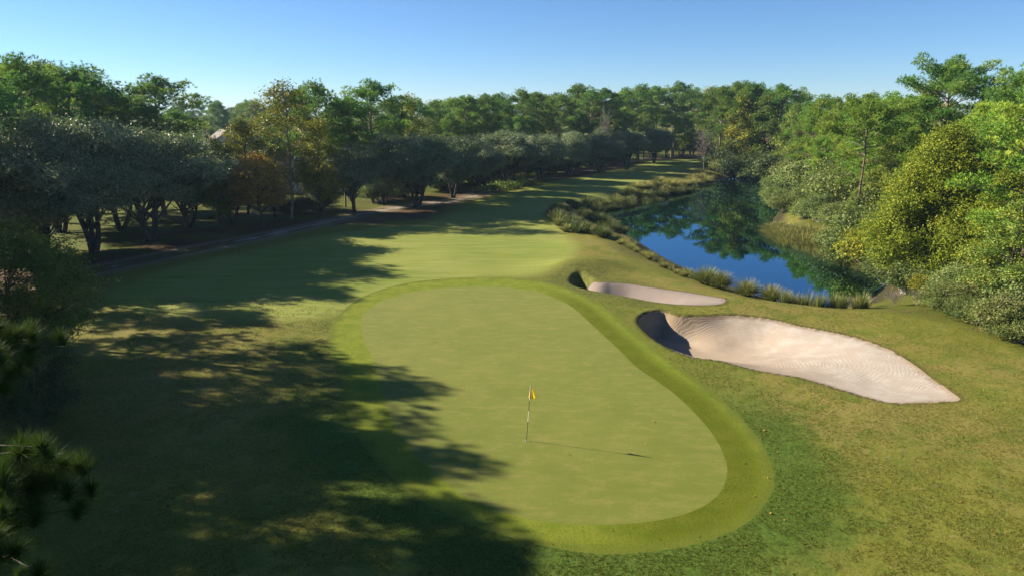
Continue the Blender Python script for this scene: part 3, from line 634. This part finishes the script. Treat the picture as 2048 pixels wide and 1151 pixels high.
for i, (px, Y, top, k) in enumerate([(500, 88, 420, 'dark1'), (585, 92, 412, 'shrub0'), (560, 84, 430, 'dark0'), (620, 88, 405, 'yshrub'), (420, 78, 430, 'dark0'), (340, 75, 452, 'yshrub'), (660, 93, 392, 'shrub1'), (240, 70, 455, 'dark1'), (390, 88, 425, 'shrub2'), (450, 84, 440, 'yshrub'), (800, 104, 372, 'shrub1'), (880, 112, 365, 'yshrub'), (770, 100, 378, 'dark0')]):
    put_px(k, px, Y, top, 'leafy bush in the undergrowth behind the oaks, %s from the left' % ORD[i], 'bush', 'bushes in the undergrowth behind the oaks', 1.2)

# ================================================================== middle and far wall of trees
row([(868, 135, 196, 'broad0'), (835, 128, 192), (905, 140, 192), (935, 128, 186), (968, 140, 184), (1005, 150, 182), (1045, 142, 172, 'pine1', 1.1), (1080, 158, 180), (1118, 152, 182), (1150, 172, 163, 'pine2'), (1183, 160, 172),
     (1215, 165, 172), (1250, 182, 172), (1280, 178, 165, 'pine0'), (1315, 190, 168, 'pine2'), (1350, 188, 159, 'pine3', 1.1), (1385, 196, 172), (1418, 206, 168, 'broad0'), (1450, 215, 170), (1480, 200, 158, 'pine0')],
    ['pine0', 'pine3', 'pine1', 'pine2'], 'tall green pine', 'pine tree', 'in the middle treeline behind the oaks', 'pines in the middle treeline', 1.25)
row([(880, 170, 196), (920, 175, 190), (990, 180, 186), (1060, 185, 183), (1100, 190, 186), (1165, 200, 176), (1235, 210, 180), (1300, 220, 172), (1370, 225, 176), (1400, 230, 184), (1430, 235, 172), (1510, 225, 168)],
    ['pine2', 'pine0', 'pine1'], 'half-hidden pine top', 'pine tree', 'in the hindmost middle woods', 'pines in the hindmost row of the middle woods', 1.15)
row([(900, 122, 225), (975, 128, 228), (1040, 135, 226), (1095, 142, 222), (1165, 152, 226), (1230, 160, 222), (1290, 172, 220), (1345, 182, 224), (1370, 190, 230), (1250, 170, 240), (860, 118, 232)],
    ['broad0', 'pine0', 'broad2', 'pine3'], 'mid-height green tree', 'tree', 'between the oaks and tall treeline', 'mid-height trees in the middle woods', 1.15)
row([(1335, 192, 262), (1362, 194, 258), (1388, 196, 255), (1408, 190, 262), (1300, 188, 265), (1275, 180, 270), (1230, 170, 280), (1195, 160, 285)],
    ['oak0', 'dark1', 'oak2', 'oak3'], 'dark low tree', 'tree', 'across the end of the fairway', 'dark trees at the end of the fairway', 1.0)
put_px('bare0', 1212, 140, 212, 'pale bare-limbed tree standing out against the dark middle pines', 'bare tree', wide=.55)

# ================================================================== right of the pond
row([(1430, 168, 215, 'broad1', 1.0), (1462, 160, 205, 'broad0', 1.1), (1484, 150, 180, 'yellow1', .9), (1502, 152, 160, 'pine2', 1.2), (1535, 146, 178, 'broad1', 1.1), (1560, 148, 164, 'pine0', 1.2), (1445, 156, 168, 'pine3', 1.2), (1470, 154, 160, 'pine0', 1.1), (1585, 140, 200, 'broad2', .9), (1600, 160, 178, 'pine1', 1.), (1520, 185, 162, 'pine3', 1.1), (1555, 178, 166, 'pine1', 1.)],
    ['pine0'], 'tall leafy tree', 'tree', 'at the far end of the pond', 'trees at the far end of the pond')
row([(1425, 150, 300), (1452, 146, 296), (1485, 143, 290), (1515, 141, 296), (1545, 139, 292), (1575, 137, 300), (1440, 152, 285), (1500, 150, 270), (1560, 144, 275)],
    ['dark1', 'dark0', 'shrub1'], 'dark waterside bush', 'bush', 'at the far end of the pond', 'dark bushes at the far end of the pond', 1.1)
put_px('bare1', 1410, 147, 262, 'pale leafless tree beside the far end of the pond', 'bare tree', wide=.9)
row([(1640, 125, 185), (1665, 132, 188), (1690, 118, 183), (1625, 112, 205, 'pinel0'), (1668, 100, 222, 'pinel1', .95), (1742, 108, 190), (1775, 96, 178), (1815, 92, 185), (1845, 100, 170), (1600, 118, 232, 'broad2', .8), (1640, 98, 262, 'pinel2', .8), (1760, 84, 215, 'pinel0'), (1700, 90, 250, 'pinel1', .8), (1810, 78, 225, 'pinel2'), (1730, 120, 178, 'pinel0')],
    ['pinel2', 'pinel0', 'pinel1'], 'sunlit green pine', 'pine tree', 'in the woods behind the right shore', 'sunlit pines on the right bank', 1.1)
put_px('pineopen', 1722, 72, 182, 'pine with bare dark trunk and spreading crown rising from the bank shrubs', 'pine tree', rz=.4)
put_px('pinegrand', 1888, 82, 97, 'tallest pine on the right with a broad rounded crown against the sky', 'pine tree', rz=2.0)
put_px('pine1', 1990, 78, 148, 'dark pine beside the tallest pine on the right', 'pine tree')
put_px('pine3', 2035, 70, 112, 'dark pine touching the right edge at the top', 'pine tree')
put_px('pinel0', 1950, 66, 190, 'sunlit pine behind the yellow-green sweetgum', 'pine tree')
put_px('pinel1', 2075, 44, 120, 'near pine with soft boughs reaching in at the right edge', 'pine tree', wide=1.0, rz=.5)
put_px('sweet0', 1885, 52, 232, 'large yellow-green sweetgum beside the pond inlet', 'sweetgum', wide=1.0, rz=.3)
put_px('sweet1', 2005, 46, 330, 'smaller sweetgum at the right edge behind the low shrubs', 'sweetgum', wide=1.05)
put_px('sweet1', 1965, 58, 290, 'yellow-green sweetgum behind the large one', 'sweetgum', wide=1.0)
put_px('broad2', 2030, 40, 380, 'dense green leafy tree in the lower right woods', 'tree', wide=1.3)
# waterside shrubs, right shore
row([(1610, 82, 395), (1590, 92, 372), (1600, 104, 345), (1640, 78, 380), (1660, 88, 335), (1680, 74, 400), (1632, 96, 322), (1710, 72, 372), (1740, 66, 405), (1705, 82, 330), (1765, 72, 360), (1760, 80, 310), (1800, 68, 330), (1615, 112, 310), (1660, 104, 300), (1700, 96, 296), (1590, 122, 305), (1740, 90, 290)],
    ['shrub1', 'shrub0', 'broad1', 'shrub2', 'laurel'], 'grey-green leafy shrub', 'bush', 'of those crowding the right shore', 'shrubs crowding the right shore', 1.05)
row([(1755, 57, 440), (1720, 60, 452), (1800, 56, 450), (1780, 52, 500), (1815, 48, 520), (1850, 45, 545), (1690, 64, 440)],
    ['shrub0', 'shrub2', 'yshrub', 'shrub1'], 'low mixed bush', 'bush', 'below the large yellow-green sweetgum', 'low bushes round the pond inlet', 1.0)
for i, (px, Y, top) in enumerate([(1905, 40.5, 560), (1960, 38, 585), (2015, 36, 580), (2060, 34.5, 610), (1985, 41, 540), (2045, 39, 520), (1925, 43, 520)]):
    put_px('laurel' if i % 2 == 0 else 'shrub0', px, Y, top, 'dense green shrub at the lower right edge of the woods, %s from its left end' % ORD[i], 'bush', 'dense shrubs at the lower right edge', 1.0)
for i, (px, Y, top) in enumerate([(1700, 44.8, 600), (1740, 44, 598), (1790, 43, 590), (1835, 42, 590), (1870, 41.2, 606)]):
    put_px('brush', px, Y, top, 'bleached dead brush at the turf edge, %s from the pond' % ORD[i], 'brush', 'bleached brush at the turf edge', 1.3)

# ================================================================== pond edge grasses
TG = 'sedge tussocks along the near bank'
for i, (px, py, hh, k, wd) in enumerate([(1412, 570, 1.25, 'tus1', 1.1), (1440, 576, 1.2, 'tus0', 1.1), (1493, 590, 1.15, 'tus1', 1.05), (1542, 599, 1.1, 'tus0', 1.1)]):
    x, y = ground(px, py, -.5); put(k, x, y, hh, 'large pale green tussock, %s from left of the four against the blue water' % ORD[i], 'tussock', 'large tussocks against the blue water', wd)
def along(pts, n, jit, z=-.6):
    c = spline([ground(a, b, z) for a, b in pts], 12, closed=False); L = np.r_[0, np.cumsum(np.linalg.norm(np.diff(c, axis=0), axis=1))]
    out = []
    for i in range(n):
        t = (i+NR.random()*.8)/n*L[-1]; out.append((np.interp(t, L, c[:, 0])+NR.gauss(0, jit), np.interp(t, L, c[:, 1])+NR.gauss(0, jit)))
    return out
def bed(name, label, spots, keys, lo, hi, wide, cat='sedge'):
    Vs, Ls, A, B = [], [], [], []; base = 0; mat = None; groups = {}
    for i, (x, y) in enumerate(spots):
        k = keys[i % len(keys)]; me = PROTO[k]['crown']; groups.setdefault(me.materials[0].name, []).append((me, x, y, NR.uniform(lo, hi)/PROTO[k]['h']))
    mats = []; idx = []
    for mn, its in groups.items():
        mats.append(bpy.data.materials[mn])
        for me, x, y, sc in its:
            n = len(me.vertices); v = np.empty(n*3, np.float32); me.vertices.foreach_get('co', v); v = v.reshape(-1, 3)*[sc*wide, sc*wide, sc]
            a = NR.random()*6.28; c, q = math.cos(a), math.sin(a); v = np.column_stack([v[:, 0]*c-v[:, 1]*q+x, v[:, 0]*q+v[:, 1]*c+y, v[:, 2]+height_at(x, y)-.02])
            l = np.empty(len(me.loops), np.int32); me.loops.foreach_get('vertex_index', l)
            for nm, lst in (('var', A), ('var2', B)):
                t = np.empty(n, np.float32); me.attributes[nm].data.foreach_get('value', t); lst.append(t)
            Vs.append(v); Ls.append(l+base); idx.append(np.full(len(l)//4, len(mats)-1)); base += n
    tag(link(name, npmesh(name, np.concatenate(Vs), np.concatenate(Ls), 4, mats, {'var': np.concatenate(A), 'var2': np.concatenate(B)}, matidx=np.concatenate(idx))), label, cat, kind='stuff')
bed('sedge_bed', 'dry sedge along the near bank left of the large tussocks', along([(1232, 480), (1262, 500), (1300, 522), (1345, 545), (1390, 562)], 28, .3), ['bed2', 'bed0', 'bed2', 'bed3'], .35, .75, 1.1)
bed('reed_bed', 'thin upright green and tan reeds at the near corner of the pond', along([(1565, 606), (1620, 617), (1680, 622), (1730, 622)], 30, .3), ['bed3', 'bed4', 'bed3', 'bed3'], .5, 1.1, .9, 'reeds')
bed('sedge_bed', 'sedge with painted shade round the left corner of the pond', along([(1115, 430), (1125, 455), (1165, 475), (1215, 485)], 44, .7)+along([(1115, 420), (1180, 412), (1240, 402), (1265, 390)], 40, .8), ['bed6', 'bed6', 'bed0', 'bed6'], .5, 1.2, 1.3)
bed('sedge_bed', 'tall sedge with painted shade standing in the water at the left corner of the pond', along([(1172, 430), (1190, 448), (1225, 462), (1245, 470)], 26, .6, WZ)+along([(1190, 424), (1225, 418), (1265, 409), (1310, 400), (1350, 388), (1395, 377)], 40, .7, WZ)+along([(1215, 430), (1190, 438)], 10, .5, WZ), ['bed6'], .5, 1.15, 1.3)
bed('sedge_bed', 'straw and green sedge on the point across the water', along([(1270, 392), (1300, 380), (1340, 375), (1370, 370), (1400, 362), (1425, 352)], 60, 1.0), ['bed6', 'bed2', 'bed1', 'bed2'], .45, 1.1, 1.5)
bed('sedge_bed', 'straw-coloured sedge along the right shore', along([(1548, 452), (1575, 478), (1640, 497), (1700, 515), (1755, 532), (1775, 545)], 80, .5)+along([(1560, 450), (1600, 470), (1680, 490), (1750, 515)], 60, .7, -.3), ['bed2', 'bed4', 'bed2', 'bed0'], .6, 1.2, 1.5)
bed('low_plants', 'low leafy green plants in the round bed beside the path', [(ground(px, py)[0]+NR.gauss(0, .8), ground(px, py)[1]+NR.gauss(0, .8)) for px, py in [(990, 382), (1005, 378), (1020, 380), (1035, 374), (1050, 372), (975, 385), (1028, 368), (1000, 372), (1045, 366)] for _ in range(5)], ['bed5'], .6, 1.1, 1.2, 'plants')

# ================================================================== near left
make_oak('nearlow', 121, L_dark, h=6, R=3.0, stems=4, leaf=.11, dens=.9, base=.02, name='broadleaf_tree', nl=30, inner=.2, trunkr=.12)
make_oak('near', 120, L_broad, h=8, R=3.3, stems=3, leaf=.11, dens=.75, base=.14, name='broadleaf_tree', nl=30, inner=.2, trunkr=.16)
put_px('near', 35, 27, 430, 'leafy tree at the left edge in front of the oaks, sun on its top sprays', 'tree', wide=.95)
put_px('nearlow', 50, 23.5, 640, 'small dark leafy tree low at the left edge', 'tree', wide=.8, rz=2.0)
def near_pine():
    rs = np.random.RandomState(7); bx, by = -9.4, 7.0; h = 11.4; zg = height_at(bx, by)
    root = empty('pine_tree', (bx, by, zg)); tag(root, 'nearest pine, only its soft green branch tips reach into the lower left', 'pine tree')
    lines = [(np.array([(0, 0, -.1), (.1, 0, 3), (.05, .1, 6), (0, .1, 9), (.05, .05, h)]), [.2, .17, .13, .08, .02])]; tips = []
    for px, py, Y in [(38, 668, 8.0), (-10, 700, 7.4), (20, 745, 7.6), (42, 905, 6.0), (92, 925, 6.3), (128, 925, 6.4), (5, 945, 5.8), (60, 975, 6.0), (20, 1010, 5.7), (-10, 1070, 5.2), (35, 1100, 5.2), (-60, 900, 6.3), (-40, 1120, 5.0), (70, 1010, 5.9), (75, 890, 6.1), (25, 925, 6.0), (60, 950, 6.1), (110, 950, 6.3), (20, 690, 7.8), (60, 700, 8.0), (-5, 655, 7.9), (10, 975, 5.9)]:
        z = topz(py, Y)-zg; tips.append((np.array([xat(px, Y, z+zg)-bx, Y-by, z]), 7))
    for i in range(34):
        z = 4.5+6.6*i/34; a = i*2.4; L = 2.9*(1.25-z/h*.8)*(.8+.4*rs.random()); q = np.array([math.cos(a)*L, math.sin(a)*L, z])
        if q[0] < 2.3: tips.append((q, 5))
    C_, D_ = [], []
    for q, nt_ in tips:
        p0 = np.array([0, .05, max(1, q[2]-1.0)]); c = curve(p0, q-[0, 0, .05], rs, .06, 7, -.03); lines.append((c, np.linspace(.045, .008, 7)))
        C_.append(q); D_.append(unit((q-p0)*[.25, .25, 0]+[0, 0, .9]))
        for k in range(nt_):
            e = c[4+k % 3]+rs.normal(0, .17, 3)*[1, 1, .6]; lines.append((curve(c[3], e, rs, .1, 3), [.014, .01, .006])); C_.append(e); D_.append(unit(rs.normal(0, .3, 3)+[0, 0, 1.]))
    C_ = np.array(C_); D_ = np.array(D_); nn = 380; cc = np.repeat(C_, nn, 0); t = rs.random((len(cc), 1)); dv = np.repeat(D_, nn, 0)
    cc = cc-dv*t*.13; dd = unit(dv*.75+rs.normal(0, .55, (len(cc), 3))); V, L = blades(cc, dd, .20*(.75+.5*rs.random(len(cc))), np.full(len(cc), .0055), rs)
    link('trunk', tube_mesh('near pine trunk', lines, B_dark), root)
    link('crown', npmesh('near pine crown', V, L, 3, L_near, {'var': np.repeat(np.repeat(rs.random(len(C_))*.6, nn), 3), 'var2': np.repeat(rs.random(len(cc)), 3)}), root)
near_pine()
for i, (x, y, h, k) in enumerate([(-36, 37.5, 17, 'pine1'), (-33, 31, 16.5, 'pine0'), (-40, 33, 17, 'pine3'), (-30.5, 25.5, 16.6, 'pine2'), (-27, 18, 15, 'pine1'), (-35, 23, 16, 'pine3'), (-42, 27, 17, 'pine0'), (-47, 38, 17, 'pine2')]+[(-30, 22, 10, 'oak1'), (-26, 25, 8, 'oak3'), (-36, 19, 13, 'oak2'), (-23.5, 15, 9, 'oak2'), (-38, 28, 10, 'oak3'), (-24, 10, 10, 'oak0'), (-18, 12.5, 7.5, 'broad1')]):
    put(k, x, y, h, 'tree outside the left edge whose shadow falls across the green', 'tree', 'trees outside the left edge', 1.1)

for x, y, h, k, lb in [(-41.5, 60, 17, 'pine0', 'tall pine rising behind the two leftmost oaks'), (-42, 53.5, 16.5, 'pine1', 'tall pine at the left edge beside the leftmost oak'), (-44, 47.5, 16, 'pine2', 'pine on the left edge of the photo, nearest of the tall ones there')]:
    put(k, x, y, h, lb, 'pine tree', 'tall pines at the left edge', 1.1)

# ================================================================== woods filling in behind
SKY = [(-100, 130), (0, 125), (90, 118), (200, 165), (260, 170), (310, 155), (375, 205), (385, 240), (520, 240), (560, 190), (620, 165), (700, 185), (740, 165), (800, 195), (900, 195), (1000, 190), (1100, 180), (1200, 175), (1300, 170), (1400, 180), (1500, 165), (1600, 180), (1700, 185), (1800, 185), (1900, 180), (2048, 150), (2200, 140)]
def skyline(px): return float(np.interp(px, [a for a, b in SKY], [b for a, b in SKY]))
def scatter(n, pxr, Yr, keys, desc, cat, where, group, drop=(6, 60), hmax=19, hmin=5, ok=None, sky=None):
    its = []; tries = 0
    while len(its) < n and tries < n*40:
        tries += 1; px = NR.uniform(*pxr); Y = NR.uniform(*Yr); x = xat(px, Y, 5)
        if ok and not ok(x, Y): continue
        top = (sky(px) if sky else skyline(px))+NR.uniform(*drop); h = topz(top, Y)
        if h > hmax: top = None; h = hmax*NR.uniform(.85, 1)
        if h < hmin: continue
        if any((x-a)**2+(Y-b)**2 < 9 for a, b, _ in its): continue
        its.append((x, Y, h))
    its.sort(key=lambda t: t[0]/t[1])
    for i, (x, Y, h) in enumerate(its):
        put(keys[NR.randrange(len(keys))], x, Y, h, '%s, %s from left %s' % (desc, ORD[i] if i < len(ORD) else str(i+1)+'th', where), cat, group, NR.uniform(.95, 1.25))
bl = [ground(a, b) for a, b in [(-900, 700), (0, 600), (250, 520), (400, 495), (540, 470), (700, 440), (830, 418), (960, 388), (1060, 362), (1180, 348), (1300, 321)]]
def behind(x, Y, gap):      # metres to the left of the oak line
    return x < np.interp(Y, [p[1] for p in bl], [p[0] for p in bl])-gap
scatter(22, (-60, 760), (92, 140), ['broad0', 'broad1', 'oak3', 'broad2', 'pine2', 'oak1'], 'green tree in the woods', 'tree', 'behind the left oaks', 'trees in the woods behind the left oaks', (60, 130), ok=lambda x, Y: behind(x, Y, 24))
scatter(26, (-60, 900), (130, 210), ['pine0', 'pine1', 'broad0', 'pine3'], 'tree in the deeper woods', 'tree', 'behind the left oaks', 'trees in the deeper woods on the left', (10, 60), ok=lambda x, Y: behind(x, Y, 25))
scatter(30, (760, 1420), (128, 240), ['pine0', 'pine1', 'pine2', 'pine3', 'broad0'], 'crowded woodland tree', 'tree', 'behind the middle treeline', 'crowded trees behind the middle treeline', (10, 60), ok=lambda x, Y: behind(x, Y, 9) or Y > 205)
scatter(26, (1420, 1900), (120, 240), ['pinel0', 'pine1', 'broad0', 'pinel2', 'pine3'], 'crowded pine or leafy tree', 'tree', 'behind the right shore', 'crowded trees behind the right shore', (8, 60), ok=lambda x, Y: x > np.interp(Y, [60, 135, 150, 300], [36, 64, 60, 60]))
scatter(20, (1620, 2100), (56, 110), ['pinel0', 'broad0', 'pinel2', 'broad2', 'pinel1'], 'middle-distance tree', 'tree', 'in the right bank woods', 'middle-distance trees in the right bank woods', (40, 130), ok=lambda x, Y: x > 34+(Y-56)*.25)
scatter(30, (340, 560), (170, 380), ['pine0', 'broad0', 'broad1', 'pine2', 'pine3'], 'hazy far tree', 'tree', 'in the gap above the house', 'hazy far trees in the gap above the house', (0, 40), ok=None, sky=lambda px: 194, hmax=22)

# undergrowth closing the view between and behind the oak trunks
us = []
for i in range(30):
    t = i/30; Y = 76+NR.random()*3+t*100; xx = float(np.interp(Y, [p[1] for p in bl], [p[0] for p in bl]))-NR.uniform(6, 10)
    if 86 < Y < 93 or 98 < Y < 106 or Y < 79: continue
    us.append((xx, Y))
for i, (x, Y) in enumerate(us):
    put(['dark0', 'dark1', 'shrub1', 'dark1'][i % 4], x, Y, NR.uniform(2.0, 4.2), 'dark bush, %s from left in the thicket behind the oak trunks' % ORD[i], 'bush', 'dark thicket behind the oak trunks', 1.5)

# ================================================================== houses beyond the trees
def house(px, Y, wid, dep, eave, ridge, rz, label, wallc, roofc):
    x = xat(px, Y, 3); root = empty('house', (x, Y, height_at(x, Y)-.05), rz); tag(root, label, 'house')
    wm = NM('house wall %d' % px); n = wm.noise(wm.coord('Object'), 3, 3); wm.pbr(wm.mix(n, wallc, tuple(c*.9 for c in wallc)), .8, .2)
    rm = NM('house roof %d' % px); n = rm.noise(rm.mapping(rm.coord('Object'), (1, 1, 6)), 3, 4); rm.pbr(rm.mix(n, roofc, tuple(c*.7 for c in roofc)), .9, .1)
    gm = NM('house glass %d' % px); gm.pbr((.03, .04, .05), .1, .6); fm = NM('house trim %d' % px); fm.pbr((.75, .74, .70), .6, .3)
    a, b = wid/2, dep/2
    V = [(-a, -b, 0), (a, -b, 0), (a, b, 0), (-a, b, 0), (-a, -b, eave), (a, -b, eave), (a, b, eave), (-a, b, eave), (0, -b, ridge), (0, b, ridge)]
    T_ = [(0, 1, 5), (0, 5, 4), (4, 5, 8), (1, 2, 6), (1, 6, 5), (2, 3, 7), (2, 7, 6), (6, 7, 9), (3, 0, 4), (3, 4, 7)]
    link('wall', npmesh('wall', V, np.array(T_), 3, wm.m), root)
    o = .5; k = (ridge-eave)/a; V = []
    for sx in (-1, 1):
        for th in (.03, .25):
            V += [(sx*(a+o), -b-o, eave-k*o+th), (sx*(a+o), b+o, eave-k*o+th), (0, b+o, ridge+th), (0, -b-o, ridge+th)]
    Q = []
    for q in (0, 8): Q += [(q, q+1, q+2, q+3), (q+4, q+5, q+6, q+7), (q, q+1, q+5, q+4), (q, q+3, q+7, q+4), (q+1, q+2, q+6, q+5)]
    rf = link('roof', npmesh('roof', V, np.array(Q), 4, rm.m), root)
    def box(nm, x0, x1, y0, y1, z0, z1, m, par):
        V = [(i, j, k_) for k_ in (z0, z1) for j in (y0, y1) for i in (x0, x1)]
        return link(nm, npmesh(nm, V, np.array([(0, 1, 3, 2), (4, 5, 7, 6), (0, 1, 5, 4), (2, 3, 7, 6), (0, 2, 6, 4), (1, 3, 7, 5)]), 4, m), par)
    box('chimney', a*.35, a*.35+.8, b*.2, b*.2+.8, ridge*.7, ridge+.8, wm.m, rf)
    for wx in (-a*.6, -a*.1, a*.5):
        f = box('window', wx-.6, wx+.6, -b-.06, -b+.02, 1.0, 2.3, fm.m, root); box('pane', wx-.5, wx+.5, -b-.08, -b-.06, 1.1, 2.2, gm.m, f)
    box('door', a*.2-.5, a*.2+.4, -b-.07, -b+.02, .02, 2.1, fm.m, root)
house(452, 150, 9, 12, 5.0, 8.3, .5, 'distant house with a pale gable below the hazy trees', (.62, .58, .56), (.16, .15, .15))
house(590, 108, 16, 9, 2.9, 5.6, -.1, 'low pinkish house glimpsed through the undergrowth behind the oaks', (.60, .46, .40), (.20, .16, .14))

# real turf roughness near the camera: short blades standing on the rough
L_grass = leaf_mat('rough grass blades', (.060, .080, .008), (.150, .150, .020), (.240, .195, .060), .25, .1, .7, .0)
def rough_grass():
    rs = np.random.RandomState(77); n = 210000; Y = 13.5+30*rs.random(n)**1.5; x = (rs.random(n)*2-1)*(Y*.80+2.5); P_ = np.column_stack([x, Y])
    k = sdf(P_, COLLAR) < -.05; P_ = P_[k]; f = fields(P_); ok = (f['b1'] < -.04) & (f['b2'] < -.04) & (f['pond'] < -1.2) & (f['wr'] < 1.0)
    dens = vnoise(P_[:, 0], P_[:, 1], 1.3, 8)*.6+vnoise(P_[:, 0], P_[:, 1], .35, 9)*.6; ok &= dens > .42+.12*rs.random(len(dens))
    P_ = P_[ok]; h = f['h'][ok]; lush = ss(-6, -.5, f['collar'][ok]); n = len(P_); nb = 3
    C_ = np.repeat(np.column_stack([P_, h-.006]), nb, 0)+rs.normal(0, .022, (n*nb, 3))*[1, 1, 0]; dd = unit(rs.normal(0, .55, (n*nb, 3))*[1, 1, .2]+[0, 0, .75])
    V, L = blades(C_, dd, .055*(.6+.7*rs.random(n*nb)), .017*(.7+.6*rs.random(n*nb)), rs)
    v = np.repeat(np.clip(rs.random(n)*1.1-lush*.35, 0, 1), nb*3); v2 = np.repeat(np.clip(rs.random(n*nb)-.3*np.repeat(lush, nb), 0, 1), 3)
    tag(link('rough_grass', npmesh('rough_grass', V, L, 3, L_grass, {'var': v, 'var2': v2})), 'short tufted rough grass round the green and bunkers', 'grass', kind='stuff')
rough_grass()
def fallen_leaves():
    rs = np.random.RandomState(5); n = 260; Y = 14+28*rs.random(n); x = (rs.random(n)*2-1)*(Y*.78); x = np.where(rs.random(n) < .6, np.abs(x), x); P_ = np.column_stack([x, Y]); f = fields(P_)
    k = (f['b1'] < -.1) & (f['b2'] < -.1) & (f['pond'] < -1) & ((f['green'] < -.3) | (rs.random(n) < .15)); P_ = P_[k]; h = f['h'][k]; n = len(P_)
    V, L = leaves(np.column_stack([P_, h+.035]), np.tile([0, 0, 1.], (n, 1)), .09, rs, .7)
    tag(link('fallen_leaves', npmesh('fallen_leaves', V, L, 4, L_orange, {'var': np.repeat(rs.random(n), 4), 'var2': np.repeat(rs.random(n), 4)})), 'small fallen autumn leaves scattered over the rough', 'leaves', kind='stuff')
fallen_leaves()

# ------------------------------------------------------------------ haze
def haze():
    x0, x1, y0, y1, z0, z1 = -1800, 1800, -200, 2000, -4, 27
    V = [(i, j, k) for k in (z0, z1) for j in (y0, y1) for i in (x0, x1)]
    me = npmesh('haze', V, np.array([(0, 2, 3, 1), (4, 5, 7, 6), (0, 1, 5, 4), (2, 6, 7, 3), (0, 4, 6, 2), (1, 3, 7, 5)]), 4, [])
    m = bpy.data.materials.new('haze'); m.use_nodes = True; t = m.node_tree; t.nodes.clear(); o = t.nodes.new('ShaderNodeOutputMaterial')
    v = t.nodes.new('ShaderNodeVolumePrincipled'); v.inputs['Color'].default_value = (.50, .74, 1, 1); v.inputs['Density'].default_value = .00017; v.inputs['Anisotropy'].default_value = .2
    t.links.new(v.outputs[0], o.inputs['Volume']); me.materials.append(m)
    tag(link('haze', me), 'thin blue haze over the distant trees', 'haze', kind='stuff')
haze()

for i, (px, Y, top) in enumerate([(1568, 92, 385), (1560, 104, 362), (1572, 116, 345), (1556, 124, 338), (1566, 98, 372)]):
    put_px('shrub1' if i % 2 else 'shrub0', px, Y, top, 'grey-green shrub leaning over the water, %s of five on the right shore' % ORD[i], 'bush', 'shrubs leaning over the water', 1.2)
